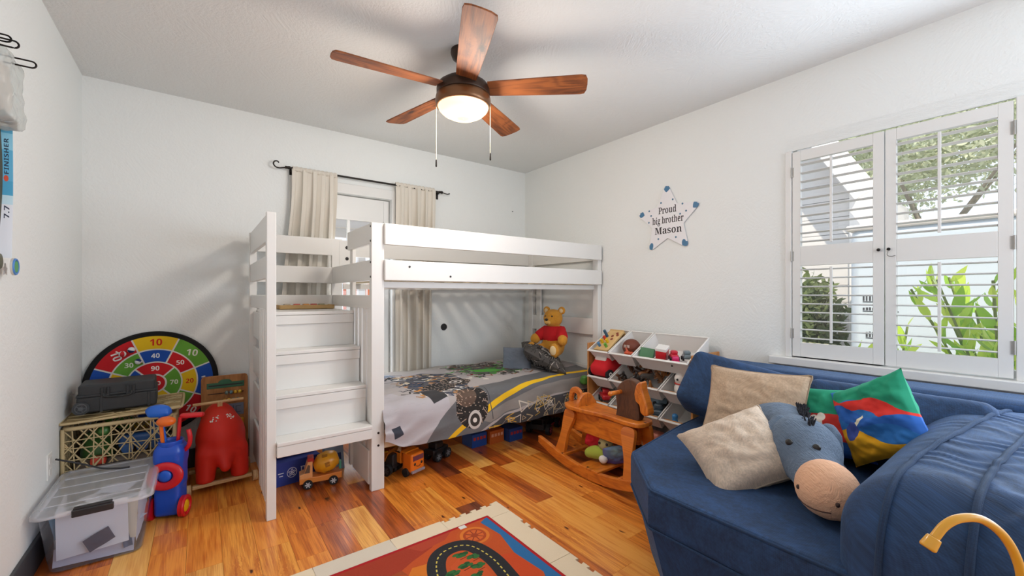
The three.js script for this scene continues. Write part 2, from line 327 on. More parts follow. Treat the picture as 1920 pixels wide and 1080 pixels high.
// ---------------------------------------------------------------- glazed door, curtains
{
  const d = structure('door_1', 'white glazed door behind the cream curtains');
  part(d, 'casing', join([bx(0.53, 0.6, 0, 2.035, ZB, ZB + 0.02, 0.004), bx(1.315, 1.4, 0, 2.035, ZB, ZB + 0.02, 0.004), bx(0.6, 1.315, 1.955, 2.035, ZB, ZB + 0.02, 0.004)]), trimPaint);
  const zA = ZB - 0.075, zC = ZB - 0.035;
  part(d, 'door_panel', join([bx(0.608, 0.655, 0.01, 1.947, zA, zC, 0.003), bx(1.262, 1.307, 0.01, 1.947, zA, zC, 0.003), bx(0.655, 1.262, 1.765, 1.947, zA, zC, 0.003), bx(0.655, 1.262, 0.01, 0.24, zA, zC, 0.003)]), trimPaint);
  part(d, 'muntin', bx(0.962, 0.984, 0.24, 1.765, zA + 0.008, zC - 0.006), trimPaint);
  part(d, 'glazing_bead', join([bx(0.655, 1.262, 1.755, 1.768, zC - 0.008, zC + 0.006), bx(1.255, 1.266, 0.24, 1.765, zC - 0.008, zC + 0.006)]), trimPaint);
  part(d, 'pane', bx(0.65, 1.266, 0.235, 1.77, zA + 0.017, zA + 0.021), pane);
}
const curtainCloth = phys(0xe0d9cd, { roughness: 0.95, bumpMap: rep(fabricBump, 8), bumpScale: 0.0006, sheen: 0.2, transmission: 0 });
function curtain(x0, x1, b0, b1, yTop, yBot, folds, seed, label) {
  const t = thing('curtain', label, 'curtain', [0, 0, 0], 0, 'cream curtains');
  const g = grid(110, 50, (u, v) => {
    const y = lerp(yTop, yBot, v), f = lerp(x0, b0, smooth(0, 0.5, v)), e = lerp(x1, b1, smooth(0, 0.5, v));
    const w = u + 0.035 * noise(u * 5 + seed, v * 1.2, seed) * smooth(0, 0.15, v);
    const ph = w * folds * Math.PI * 2 + seed + 2.6 * noise(u * 2.4 + seed, v * 0.5, seed);
    const amp = lerp(0.011, 0.031, smooth(0, 0.22, v)) * (0.8 + 1.1 * noise(u * 5, seed, 2));
    const s = Math.sin(ph); return [lerp(f, e, w) + 0.006 * Math.cos(ph * 2), y, -3.426 + amp * Math.sign(s) * Math.pow(Math.abs(s), 0.75) + 0.006 * noise(u * 14, v * 4, seed)];
  }, { su: 1, sv: 5 });
  const back = g.clone(); back.translate(0, 0, -0.0015);
  part(t, 'cloth', join([g, back]), curtainCloth);
  part(t, 'rod_pocket', grid(110, 10, (u, v) => { const a = v * Math.PI * 2, s = Math.sin(u * folds * 2.3 * Math.PI * 2 + seed); return [lerp(x0, x1, u) + 0.003 * s, yTop + 0.002 + (0.017 + 0.002 * s) * Math.sin(a), -3.432 + (0.013 + 0.003 * s) * Math.cos(a)]; }), curtainCloth);
  return t;
}
curtain(0.545, 0.862, 0.478, 0.84, 2.075, 0.03, 4.6, 1.3, 'cream curtain hanging at the far side of the door above the bunk stairs');
curtain(1.335, 1.70, 1.325, 1.665, 2.085, 0.03, 4.8, 4.1, 'cream curtain hanging behind the top bunk rail beside the door');
{
  const t = thing('curtain_rod', 'thin black curtain rod with a scrolled end above the door', 'curtain rod');
  part(t, 'rod', cyl(0.0075, 0.0075, 1.27, [1.145, 2.078, -3.432], 'x', 14), darkMetal);

  const sp = [[0.515, 2.078], [0.49, 2.073], [0.462, 2.066], [0.438, 2.07], [0.424, 2.088], [0.43, 2.108], [0.448, 2.113], [0.459, 2.103]];
  part(t, 'scroll_finial', tube(sp.map(p => [...p, -3.432]), 0.0048, { seg: 60 }), darkMetal);
  const sq = [[1.775, 2.078], [1.80, 2.073], [1.828, 2.07], [1.852, 2.078]];
  part(t, 'finial', tube(sq.map(p => [...p, -3.432]), 0.0048, { seg: 30 }), darkMetal);
  for (const x of [0.525, 1.77]) part(t, 'collar', join([cyl(0.012, 0.012, 0.014, [x, 2.078, -3.432], 'x', 14), cyl(0.01, 0.01, 0.03, [x - 0.012, 2.078, -3.432], 'x', 14)]), darkMetal);
  for (const x of [0.545, 1.745]) part(t, 'bracket', join([stick([x, 2.07, -3.432], [x, 2.06, ZB + 0.004], 0.005), bx(x - 0.012, x + 0.012, 2.02, 2.09, ZB, ZB + 0.004)]), darkMetal);
}
{
  const t = thing('finger_pull', 'round black finger pull on the white wall beyond the bunk', 'door pull', [1.818, 0.842, ZB]);
  part(t, 'ring', new THREE.TorusGeometry(0.027, 0.005, 10, 32).translate(0, 0, 0.003), black);
  part(t, 'dish', cyl(0.027, 0.022, 0.004, [0, 0, 0.002], 'z', 28), mat(0x2b2826, { roughness: 0.5, metalness: 0.4 }));
}
{
  const t = thing('wall_nail', 'tiny nail left in the white wall above the bunk corner', 'nail', [2.613, 2.01, ZB]);
  part(t, 'shank', cyl(0.0025, 0.0025, 0.012, [0, 0, 0.006], 'z', 8), darkMetal); part(t, 'head', cyl(0.005, 0.005, 0.002, [0, 0, 0.012], 'z', 10), darkMetal);
}
// ---------------------------------------------------------------- ceiling fan
{
  const FX = 1.12, FZ = -1.925, YB = 2.235;
  const t = thing('ceiling_fan', 'five-blade wooden ceiling fan with a lit bowl lamp and two pull chains', 'ceiling fan', [FX, 0, FZ]);
  const bronze = mat(0x3d2c22, { roughness: 0.38, metalness: 0.55 });
  part(t, 'canopy', lathe([[0.001, 2.44], [0.066, 2.44], [0.067, 2.425], [0.058, 2.40], [0.04, 2.385], [0.018, 2.378], [0.001, 2.378]]), bronze);
  part(t, 'downrod', cyl(0.012, 0.012, 0.1, [0, 2.335, 0], 'y', 16), bronze);
  part(t, 'motor_housing', lathe([[0.001, 2.30], [0.03, 2.30], [0.05, 2.29], [0.105, 2.275], [0.132, 2.255], [0.14, 2.235], [0.14, 2.205], [0.134, 2.198], [0.001, 2.198]]), bronze);
  part(t, 'light_ring', lathe([[0.128, 2.2], [0.142, 2.196], [0.146, 2.18], [0.146, 2.158], [0.141, 2.142], [0.132, 2.14], [0.128, 2.15]]), mat(0x7a5334, { roughness: 0.3, metalness: 0.5 }));
  const glow = new THREE.MeshStandardMaterial({ color: 0xfff6e6, emissive: 0xffe2b0, emissiveIntensity: 0.95, roughness: 0.4 });
  part(t, 'light_bowl', lathe([[0.134, 2.15], [0.134, 2.142], [0.128, 2.126], [0.11, 2.108], [0.08, 2.092], [0.045, 2.083], [0.001, 2.08]], 48), glow, 'glowing frosted glass bowl');
  const lamp = new THREE.PointLight(0xfff3e6, 2.6, 0, 2); lamp.position.set(0, 2.122, 0); lamp.castShadow = true; lamp.shadow.radius = 7; t.add(lamp);
  const bladeShape = shapeOf([[0.135, -0.052], [0.2, -0.056], [0.45, -0.066], [0.618, -0.071], [0.64, -0.066], [0.65, -0.04], [0.652, 0], [0.65, 0.04], [0.64, 0.066], [0.618, 0.071], [0.45, 0.066], [0.2, 0.056], [0.135, 0.052]]);
  const bm = [0, 1].map(i => mat(0xffffff, { map: woodTex(256, 1024, [158, 90, 44], [72, 36, 19], 31 + i * 4, { rings: 2.2, knots: 1, asp: 6, bias: 0.1, knotDark: 0.6 }), roughness: 0.58 }));
  const bg = ext(bladeShape, 0.007, 0.0015); { const p = bg.attributes.position, uv = bg.attributes.uv; for (let i = 0; i < p.count; i++) uv.setXY(i, p.getY(i) / 0.15 + 0.5, p.getX(i) / 0.7); }
  bg.rotateX(-Math.PI / 2);
  const irong = join([ext(shapeOf([[0.08, -0.022], [0.16, -0.03], [0.2, -0.02], [0.2, 0.02], [0.16, 0.03], [0.08, 0.022]]), 0.006, 0.001).rotateX(-Math.PI / 2).translate(0, 0.008, 0)]);
  for (let k = 0; k < 5; k++) {
    const a = -(42.2 + 72 * k) * Math.PI / 180;
    const b = part(t, 'fan_blade', bg, bm[k % 2]); b.rotation.set(0, a, 0, 'YXZ'); b.rotation.x = -0.21; b.position.y = YB - 0.004;
    const ir = part(b, 'blade_iron', irong, bronze);
    if (k === 2) ir.userData.label = 'bronze blade bracket';
  }
  for (const [dx, dz, len] of [[-0.115, -0.115 * 0.75, 0.30], [0.115, 0.115 * 0.75, 0.265]]) {
    const c = part(t, 'pull_chain', stick([dx, 2.19, dz], [dx, 2.165 - len, dz], 0.0016, 6), mat(0xe8dcc0, { roughness: 0.4, metalness: 0.3 }));
    part(c, 'chain_pendant', lathe([[0.0005, 2.165 - len], [0.0035, 2.16 - len], [0.0045, 2.13 - len], [0.0035, 2.125 - len], [0.0005, 2.124 - len]], 12).translate(dx, 0, dz), darkMetal);
  }
}
// ---------------------------------------------------------------- bunk bed with stairs
{
  const paintW = mat(0xe7e5e1, { roughness: 0.38 });
  const t = thing('bunk_bed', 'white painted wooden bunk bed with a built-in staircase', 'bunk bed');
  const zf = -2.44, zb = -3.345, P = (n, g, m = paintW, l) => part(t, n, g, m, l), R = 0.004;
  const H = 1.567;
  // posts: stair newel, stair/bed post, head end; front and back
  P('post', bx(0.268, 0.312, 0, H, zf - 0.02, zf + 0.02, R)); P('post', bx(0.268, 0.312, 0, H, zb - 0.02, zb + 0.02, R));
  P('post', bx(0.796, 0.872, 0, H, zf - 0.02, zf + 0.02, R)); P('post', bx(0.796, 0.872, 0, H, zb - 0.02, zb + 0.02, R));
  P('post', bx(2.738, 2.782, 0.0, H - 0.006, zf - 0.04, zf + 0.02, R)); P('post', bx(2.738, 2.782, 0, H - 0.006, zb - 0.02, zb + 0.04, R));
  // two long guard rails at the front and the back of the top bunk
  for (const [a, b] of [[1.44, 1.566], [1.229, 1.351]]) {
    P('guard_rail', bx(0.868, 2.765, a, b, zf + 0.018, zf + 0.042, R)); P('guard_rail', bx(0.868, 2.765, a, b, zb - 0.04, zb - 0.02, R));
    P('end_rail', bx(2.752, 2.776, a, b, zb + 0.04, zf - 0.04, R));
  }
  // top bunk deck: ledges and slats
  P('side_ledge', bx(0.872, 2.74, 1.185, 1.225, zf - 0.045, zf - 0.02, R)); P('side_ledge', bx(0.872, 2.74, 1.185, 1.225, zb + 0.02, zb + 0.045, R));
  for (let i = 0; i < 13; i++) { const x = 0.93 + i * 0.142; P('deck_slat', bx(x, x + 0.075, 1.226, 1.243, zb + 0.02, zf - 0.02, 0.002), mat(0xd9c7a4, { roughness: 0.6 })); }
  // headboard of the lower bunk
  P('headboard_rail', bx(2.75, 2.774, 0.79, 0.935, zb + 0.03, zf - 0.03, R)); P('headboard_rail', bx(2.752, 2.776, 0.36, 0.52, zb + 0.03, zf - 0.03, R));
  P('headboard_stile', bx(2.744, 2.768, 0.0, 1.229, zb + 0.10, zb + 0.16, R));
  // lower bed frame
  P('side_rail', bx(0.872, 2.74, 0.235, 0.345, zf - 0.012, zf + 0.012, R), mat(0xd8bd9c, { roughness: 0.55 })); P('side_rail', bx(0.872, 2.74, 0.235, 0.345, zb - 0.012, zb + 0.012, R));
  P('bed_foot_rail', bx(0.83, 0.852, 0.235, 0.345, zb + 0.02, zf - 0.02, R));
  for (let i = 0; i < 13; i++) { const x = 0.93 + i * 0.142; P('bed_slat', bx(x, x + 0.075, 0.262, 0.278, zb + 0.012, zf - 0.012, 0.002), mat(0xd9c7a4, { roughness: 0.6 })); }
  // end guard between stairs and top bunk: short board at the top, then full boards
  P('end_guard', bx(0.80, 0.824, 1.445, 1.566, -2.93, zf - 0.02, R)); P('end_guard', bx(0.80, 0.824, 1.228, 1.351, -3.46, zf - 0.02, R)); P('end_guard', bx(0.80, 0.824, 1.062, 1.142, -3.46, zf - 0.02, R));
  P('end_post', bx(0.824, 0.848, 0.9, H, -2.955, -2.895, R));
  // guards round the stair landing: back and outer side
  for (const [a, b] of [[1.44, 1.566], [1.231, 1.351], [1.062, 1.142]]) { P('landing_guard', bx(0.312, 0.80, a, b, zb + 0.0, zb + 0.022, R)); }
  P('landing_guard', bx(0.848, 0.955, 1.36, 1.556, zb + 0.0, zb + 0.022, R));
  for (const [a, b] of [[1.425, 1.566], [1.231, 1.351], [1.062, 1.142]]) P('outer_guard', bx(0.276, 0.298, a, b, zb + 0.02, zf - 0.02, R));
  // staircase: treads, fascias, risers, side slats
  const ST = [[0.391, -2.40], [0.608, -2.515], [0.826, -2.64], [1.043, -2.77]];
  ST.forEach(([y, z], i) => {
    const zn = i < 3 ? ST[i + 1][1] - 0.03 : zb - 0.0, s = new THREE.Group(); s.name = 'stair_step'; t.add(s);
    part(s, 'tread', bx(0.312, 0.796, y - 0.02, y, zn, z + 0.003, R), paintW); part(s, 'fascia', bx(0.312, 0.80 - 0.004, y - 0.076, y - 0.0215, z - 0.022, z, R), paintW);
    if (i < 3) part(s, 'riser', bx(0.312, 0.796, y, ST[i + 1][0] - 0.076, zn + 0.004, zn + 0.02, 0.002), paintW);
  });
  // outer side: vertical slats rising with the stairs (seen edge-on) and horizontal boards behind
  for (let i = 0; i < 5; i++) { const z = zf - 0.055 - i * 0.075; P('side_slat', bx(0.274, 0.29, 0.05 + 0.0 * i, 1.07, z - 0.026, z + 0.026, R)); }
  for (const [a, b] of [[0.06, 0.30], [0.36, 0.56], [0.62, 0.80], [0.86, 1.03]]) P('side_board', bx(0.29, 0.304, a, b, zb + 0.02, -2.80, R));
  for (let i = 0; i < 5; i++) { const z = zf - 0.055 - i * 0.08; P('inner_slat', bx(0.802, 0.818, i > 2 ? 0.3 : 0.05, 1.065, z - 0.024, z + 0.024, R)); }
  P('inner_board', bx(0.79, 0.802, 0.03, 0.23, -2.78, zf - 0.02, R)); P('inner_post', bx(0.772, 0.80, 0.05, 0.31, -2.80, -2.76, R));
  // bolts on the posts and rails
  const bolt = darkMetal, bd = [];
  for (const y of [1.545, 1.46, 1.335, 1.25]) bd.push(['x', 0.7955, y, zf + 0.004]);
  for (const y of [0.335, 0.262]) bd.push(['z', 0.836, y, zf + 0.0205]);
  bd.push(['z', 1.02, 1.315, zf + 0.0425], ['z', 1.30, 1.262, zf + 0.0425]);
  for (const y of [1.505, 1.42]) bd.push(['zb', 0.905, y, zb + 0.0225]);
  for (const [ax, x, y, z] of bd) part(t, 'bolt', cyl(ax === 'zb' ? 0.013 : 0.0065, ax === 'zb' ? 0.013 : 0.0065, 0.004, [x, y, z], ax === 'x' ? 'x' : 'z', 12), bolt);
}
// ---------------------------------------------------------------- bedding on the lower bunk
solo('mattress', 'pale mattress under the truck-print duvet on the lower bunk', 'mattress', bx(0.88, 2.735, 0.28, 0.43, -3.36, -2.455, 0.04), mat(0xd9cdbd, { roughness: 0.9 }));
{
  // print: x 0.86..2.74 across, s 0 (wall side) .. 1.27 (hem)
  const map = canvasTex(2048, 1392, (c, W, Hh) => {
    const X = x => (x - 0.86) / 1.88 * W, S = s => s / 1.27 * Hh, k = W / 1.88;
    const poly = (p, f) => { c.fillStyle = f; c.beginPath(); p.forEach(([x, s], i) => i ? c.lineTo(X(x), S(s)) : c.moveTo(X(x), S(s))); c.closePath(); c.fill(); };
    const line = (p, w, col) => { c.strokeStyle = col; c.lineWidth = w * k; c.lineJoin = 'round'; c.lineCap = 'butt'; c.beginPath(); p.forEach(([x, s], i) => i ? c.lineTo(X(x), S(s)) : c.moveTo(X(x), S(s))); c.stroke(); };
    const r = mulberry(5);
    c.fillStyle = '#b3aba9'; c.fillRect(0, 0, W, Hh);
    poly([[0.86, 0.75], [1.3, 1.0], [1.3, 1.27], [0.86, 1.27]], '#bab4b8');
    poly([[0.86, 0.3], [1.15, 0.25], [1.7, 0.2], [1.7, 0.0], [0.86, 0]], '#b1aaa4');
    // road and its edge
    poly([[1.13, 1.27], [1.22, 1.13], [1.36, 1.02], [1.52, 0.92], [1.75, 0.86], [2.1, 0.80], [2.74, 0.74], [2.74, 1.09], [2.3, 1.10], [1.95, 1.13], [1.62, 1.22], [1.52, 1.27]], '#6a6a6c');
    poly([[1.5, 1.17], [1.75, 1.1], [2.1, 1.02], [2.74, 1.0], [2.74, 1.1], [2.2, 1.11], [1.8, 1.16], [1.6, 1.22]], '#8d8782');
    poly([[1.56, 1.27], [1.68, 1.215], [1.88, 1.17], [2.2, 1.125], [2.74, 1.10], [2.74, 1.27]], '#47474a');
    line([[1.27, 1.29], [1.35, 1.235], [1.42, 1.19]], 0.035, '#f0b818');
    line([[1.56, 1.13], [1.66, 1.085], [1.8, 1.035], [1.98, 0.985], [2.2, 0.95], [2.45, 0.935], [2.74, 0.945]], 0.042, '#f2c01c');
    // pale line triangles on the dark ground
    for (let i = 0; i < 46; i++) {
      const x = 1.62 + r() * 1.1, s = 1.135 + r() * 0.13 + (x < 1.8 ? 0.06 : 0), d = 0.02 + r() * 0.045, a = r() * 6.28;
      line([0, 1, 2, r() > 0.4 ? 3 : 2].map(j => [x + d * Math.cos(a + j * 2.1), s + d * Math.sin(a + j * 2.1) * 0.8]), 0.004 + r() * 0.004, ['#c9b48c', '#d8cfc0', '#8f8a86', '#d6a93c'][r() * 4 | 0]);
    }
    const chaos = (x0, x1, s0, s1, n, cols, w) => { for (let i = 0; i < n; i++) { const x = lerp(x0, x1, r()), s = lerp(s0, s1, r()), a = r() * 3.14, L = (0.02 + r() * 0.07); line([[x, s], [x + L * Math.cos(a), s + L * Math.sin(a) * 0.7], [x + L * 1.2 * Math.cos(a + 0.5), s + L * Math.sin(a + 0.5) * 0.5]], w * (0.4 + r()), cols[r() * cols.length | 0]); } };
    const tyre = (x, s, rx, rs, tilt, rim) => {
      c.save(); c.translate(X(x), S(s)); c.rotate(tilt); c.fillStyle = '#2c2826'; c.beginPath(); c.ellipse(0, 0, rx * k, rs * k, 0, 0, 7); c.fill();
      c.lineWidth = 0.005 * k; for (let q = 1; q < 4; q++) for (let i = 0; i < 40; i++) { const a = i / 40 * 6.28; c.strokeStyle = i % 2 ? '#cdb8a8' : '#171413'; c.beginPath(); c.ellipse(0, (q - 2) * rs * k * 0.34, rx * k * 0.95, rs * k * 0.3, 0, a, a + 0.09); c.stroke(); }
      c.lineWidth = 0.006 * k; for (let i = 0; i < 26; i++) { const a = i / 26 * 6.28; c.strokeStyle = i % 2 ? '#b59a88' : '#171413'; c.beginPath(); c.moveTo(Math.cos(a) * rx * k * 0.68, Math.sin(a) * rs * k * 0.68); c.lineTo(Math.cos(a + 0.16) * rx * k, Math.sin(a + 0.16) * rs * k); c.stroke(); }
      if (rim) { c.fillStyle = '#cfc8c2'; c.beginPath(); c.ellipse(rim[0] * k, rim[1] * k, rx * k * 0.42, rs * k * 0.4, 0, 0, 7); c.fill(); c.fillStyle = '#3a3430'; c.beginPath(); c.ellipse(rim[0] * k, rim[1] * k, rx * k * 0.3, rs * k * 0.27, 0, 0, 7); c.fill(); c.fillStyle = '#e9e2da'; c.beginPath(); c.ellipse(rim[0] * k, rim[1] * k, rx * k * 0.13, rs * k * 0.1, 0, 0, 7); c.fill(); }
      c.restore();
    };
    // blue-black truck near the stairs
    poly([[0.9, 0.16], [1.15, 0.14], [1.2, 0.3], [1.0, 0.4], [0.88, 0.34]], '#7c8797'); chaos(0.88, 1.2, 0.14, 0.4, 80, ['#20242e', '#3b4a66', '#aeb6c4', '#111318'], 0.013);
    // large truck in the middle
    poly([[1.12, 0.42], [1.42, 0.30], [1.6, 0.42], [1.58, 0.78], [1.4, 0.98], [1.24, 0.96], [1.14, 0.74]], '#54545c');
    chaos(1.1, 1.56, 0.34, 0.95, 230, ['#1c1a1a', '#4c4b52', '#2f3d5a', '#d9c6a6', '#a9876a', '#e9e4de', '#151414', '#d08a3a'], 0.015);
    tyre(1.33, 0.80, 0.13, 0.09, -0.3); tyre(1.5, 0.72, 0.12, 0.075, 0.1, [0.0, 0.01]); poly([[1.15, 0.86], [1.27, 0.83], [1.3, 0.99], [1.19, 1.02]], '#3b3a3c');
    tyre(1.47, 1.07, 0.125, 0.165, 0.1, [0.02, 0.105]); c.fillStyle = 'rgba(205,160,130,0.35)'; c.beginPath(); c.ellipse(X(1.43), S(1.0), 0.08 * k, 0.08 * k, 0, 0, 7); c.fill();
    line([[1.6, 0.9], [1.62, 1.2]], 0.006, '#4a4a4c');
    // green truck beyond
    poly([[1.68, 0.22], [2.0, 0.14], [2.2, 0.3], [2.24, 0.62], [1.95, 0.72], [1.72, 0.6]], '#5d5a56');
    chaos(1.66, 2.26, 0.12, 0.72, 190, ['#191716', '#4d9a35', '#2f7a2c', '#62b53f', '#8a5a3c', '#d8d0c6', '#26221f', '#7b2f24'], 0.016); tyre(1.85, 0.18, 0.1, 0.06, 0, [0, 0]); tyre(2.08, 0.22, 0.1, 0.06, 0, [0, 0]); poly([[1.78, 0.42], [1.98, 0.46], [2.08, 0.58], [1.9, 0.6]], '#58b03c');
    poly([[0.9, 1.17], [0.96, 1.13], [0.98, 1.19], [0.92, 1.24]], '#3a3d48');
    // cloth mottle
    for (let i = 0; i < 2600; i++) { c.fillStyle = `rgba(${r() > 0.5 ? '255,255,255' : '40,36,40'},0.035)`; c.fillRect(r() * W, r() * Hh, 3 + r() * 30, 2 + r() * 5); }
  });
  const NX = 150, NS = 110;
  const g = grid(NX, NS, (u, v) => {
    const x = lerp(0.86, 2.74, u), s = lerp(0.05, 1.27, v); let y, z;
    const R = 0.075, flatL = 0.94, arc = R * Math.PI / 2;
    const top = 0.492 + 0.02 * Math.sin(Math.min(1, s / 0.9) * Math.PI) + 0.012 * noise(x * 3.2, s * 4) + 0.006 * noise(x * 9, s * 9, 2);
    if (s < flatL) { y = top; z = -3.42 + s; }
    else if (s < flatL + arc) { const a = (s - flatL) / R; y = top - R + R * Math.cos(a); z = -3.42 + flatL + R * Math.sin(a); }
    else { const d = s - flatL - arc; y = top - R - d * 0.93; z = -3.42 + flatL + R + 0.02 * Math.sin(d * 9) + (0.012 * noise(x * 6, 3, d * 2) + 0.01 * Math.sin(x * 17 + noise(x * 4) * 3)) * smooth(0, 0.1, d); }
    const hem = smooth(1.0, 1.27, s); y += hem * 0.015 * noise(x * 4, 8); 
    const wr = 0.011 * Math.pow(Math.abs(Math.sin((s * 7 + x * 2 + 2 * noise(x * 2, s * 2, 4)) * 3)), 3) * smooth(0.4, 0.9, s) * smooth(1.5, 1.0, x) ;
    y += wr; if (s > flatL) z += wr * 0.8;
    if (s > 1.02) y += 0.07 * smooth(0.07, 0.0, u) * smooth(1.02, 1.27, s);
    return [x, y, z];
  });
  { const uv = g.attributes.uv; for (let i = 0; i < uv.count; i++) uv.setY(i, 1 - lerp(0.05, 1.27, uv.getY(i)) / 1.27); }
  const t = thing('duvet', 'grey duvet printed with monster trucks, a yellow road line and black tyres', 'duvet');
  const cm = mat(0xffffff, { map, roughness: 0.9, bumpMap: rep(fabricBump, 10, 7), bumpScale: 0.0005, side: THREE.DoubleSide });
  part(t, 'cover', g, cm);
  // foot end fold over the mattress corner, and the underside
  part(t, 'foot_drop', grid(50, 14, (u, v) => { const z = lerp(-3.35, -2.42, u); return [0.872 - 0.012 * Math.sin(v * 2.4) - 0.005 * noise(u * 9, v * 3), lerp(0.47, 0.285, v) - 0.02 * smooth(0.85, 1, u), z + 0.004 * noise(v * 4, u * 8)]; }), mat(0xb6afb1, { roughness: 0.9, side: THREE.DoubleSide }));
}
{
  const tireTex = canvasTex(1024, 640, (c, W, Hh) => {
    const r = mulberry(9); c.fillStyle = '#4b4744'; c.fillRect(0, 0, W, Hh);
    for (let i = 0; i < 300; i++) { c.strokeStyle = ['#1d1b1a', '#8d857c', '#2c2927', '#b9b0a4'][r() * 4 | 0]; c.lineWidth = 3 + r() * 8; const x = r() * W, y = r() * Hh, a = r() * 6; c.beginPath(); c.moveTo(x, y); c.lineTo(x + 50 * Math.cos(a), y + 50 * Math.sin(a)); c.stroke(); }
    for (const [x, y, R] of [[250, 300, 190], [840, 360, 150]]) {
      c.fillStyle = '#1e1c1b'; c.beginPath(); c.arc(x, y, R, 0, 7); c.fill();
      for (let i = 0; i < 30; i++) { const a = i / 30 * 6.28; c.strokeStyle = '#9a938c'; c.lineWidth = 7; c.beginPath(); c.moveTo(x + R * 0.78 * Math.cos(a), y + R * 0.78 * Math.sin(a)); c.lineTo(x + R * Math.cos(a + .12), y + R * Math.sin(a + .12)); c.stroke(); }
      c.fillStyle = '#8b8885'; c.beginPath(); c.arc(x, y, R * 0.45, 0, 7); c.fill(); c.fillStyle = '#35312f'; c.beginPath(); c.arc(x, y, R * 0.3, 0, 7); c.fill();
    }
    c.fillStyle = '#c4c2bf'; c.beginPath(); c.ellipse(520, 400, 150, 200, 0.2, 0, 7); c.fill(); c.strokeStyle = '#e6d27a'; c.lineWidth = 12; c.beginPath(); c.moveTo(330, 380); c.lineTo(430, 610); c.stroke();
  });
  const p = thing('bed_pillow', 'dark pillow printed with a truck tyre under the teddy bear', 'pillow', [2.41, 0.592, -2.77]);
  const q = part(p, 'pillowcase', pillow(0.56, 0.40, 0.17, { seed: 3, wrinkle: 0.012 }), mat(0xffffff, { map: tireTex, roughness: 0.9 }));
  q.rotation.set(-Math.PI / 2 + 0.52, 0, 0); p.rotation.y = 0.95;
}
{
  const p = thing('throw_cushion', 'small grey-blue denim cushion leaning beside the teddy bear', 'cushion', [2.20, 0.582, -2.86], -0.75);
  part(p, 'cover', pillow(0.25, 0.21, 0.09, { seed: 8, wrinkle: 0.006, pinch: 0.03 }).rotateX(-0.3), mat(0x7d8592, { roughness: 0.95, bumpMap: rep(fabricBump, 5), bumpScale: 0.001 }));
}
// teddy bear in a red jumper
{
  const t = thing('teddy_bear', 'golden plush teddy bear in a red jumper sitting on the tyre pillow', 'soft toy', [2.54, 0.615, -2.76], -1.3);
  t.scale.setScalar(1.04);
  const furM = phys(0xd99632, { roughness: 1, sheen: 0.6, sheenColor: new THREE.Color(0xffd890), bumpMap: rep(fur, 6), bumpScale: 0.003 });
  // local axes: +z is where the bear looks
  const body = p => {
    let d = dEll(p, [0, 0.095, 0.0], [0.098, 0.115, 0.088]);
    d = smin(d, dEll(p, [0, 0.16, -0.01], [0.07, 0.09, 0.065]), 0.05);
    const h = [0, 0.305, 0.015];
    d = smin(d, dEll(p, h, [0.083, 0.078, 0.076]), 0.025);
    d = smin(d, dEll(p, [0, 0.283, 0.078], [0.042, 0.036, 0.04]), 0.025);
    for (const s of [-1, 1]) {
      d = smin(d, dCap(p, [s * 0.065, 0.2, 0], [s * 0.13, 0.135, 0.075], 0.036, 0.038), 0.02);
      d = smin(d, dEll(p, [s * 0.14, 0.125, 0.088], [0.035, 0.042, 0.04]), 0.015);
      d = smin(d, dCap(p, [s * 0.055, 0.045, 0.03], [s * 0.105, 0.035, 0.15], 0.05, 0.04), 0.03);
      d = smin(d, dEll(p, [s * 0.112, 0.052, 0.175], [0.042, 0.058, 0.03]), 0.02);
      const e = dEll(p, [s * 0.075, 0.372, -0.005], [0.034, 0.034, 0.016]); d = smin(d, Math.max(e, -dEll(p, [s * 0.075, 0.37, 0.016], [0.022, 0.022, 0.014])), 0.012);
    }
    return d;
  };
  const fb = p => body(p) + 0.0022 * noise(p[0] * 90, p[1] * 90, p[2] * 90);
  part(t, 'plush_body', sdfMesh(fb, [-0.21, -0.03, -0.12], [0.21, 0.43, 0.23], 0.0055), furM);
  const jm = p => Math.max(Math.min(smin(dEll(p, [0, 0.155, -0.002], [0.102, 0.115, 0.094]), 0.1, 0.0001), Math.min(...[-1, 1].map(s => dCap(p, [s * 0.06, 0.202, 0], [s * 0.112, 0.155, 0.05], 0.05, 0.047)))), 0.108 + 0.1 * 0 - p[1], p[1] - 0.238);
  part(t, 'jumper', sdfMesh(p => jm(p) + 0.0015 * noise(p[0] * 40, p[1] * 40, p[2] * 40), [-0.2, 0.08, -0.13], [0.2, 0.26, 0.16], 0.0055), mat(0xc4121a, { roughness: 0.9 }), 'red jumper');
  part(t, 'muzzle_patch', sdfMesh(p => dEll(p, [0, 0.279, 0.085], [0.036, 0.029, 0.037]), [-0.05, 0.24, 0.04], [0.05, 0.32, 0.13], 0.005), phys(0xe8b765, { roughness: 1, bumpMap: rep(fur, 6), bumpScale: 0.002 }));
  for (const s of [-1, 1]) { part(t, 'foot_pad', sph(0.03, [s * 0.113, 0.054, 0.196], [1, 1.3, 0.35], 18), phys(0xead0a0, { roughness: 1 })); part(t, 'inner_ear', sph(0.02, [s * 0.075, 0.37, 0.006], [1, 1, 0.35], 14), phys(0xead0a0, { roughness: 1 })); }
  part(t, 'nose', sph(0.014, [0, 0.298, 0.12], [1.15, 0.8, 0.8], 14), plastic(0x141010));
  for (const s of [-1, 1]) part(t, 'eye', sph(0.008, [s * 0.032, 0.325, 0.083], [1, 1, 0.7], 12), plastic(0x120d0b));
  part(t, 'mouth', tube([[-0.018, 0.264, 0.115], [0, 0.257, 0.12], [0.018, 0.264, 0.115]], 0.0018, { seg: 12, radial: 5 }), mat(0x3a1a14));
}
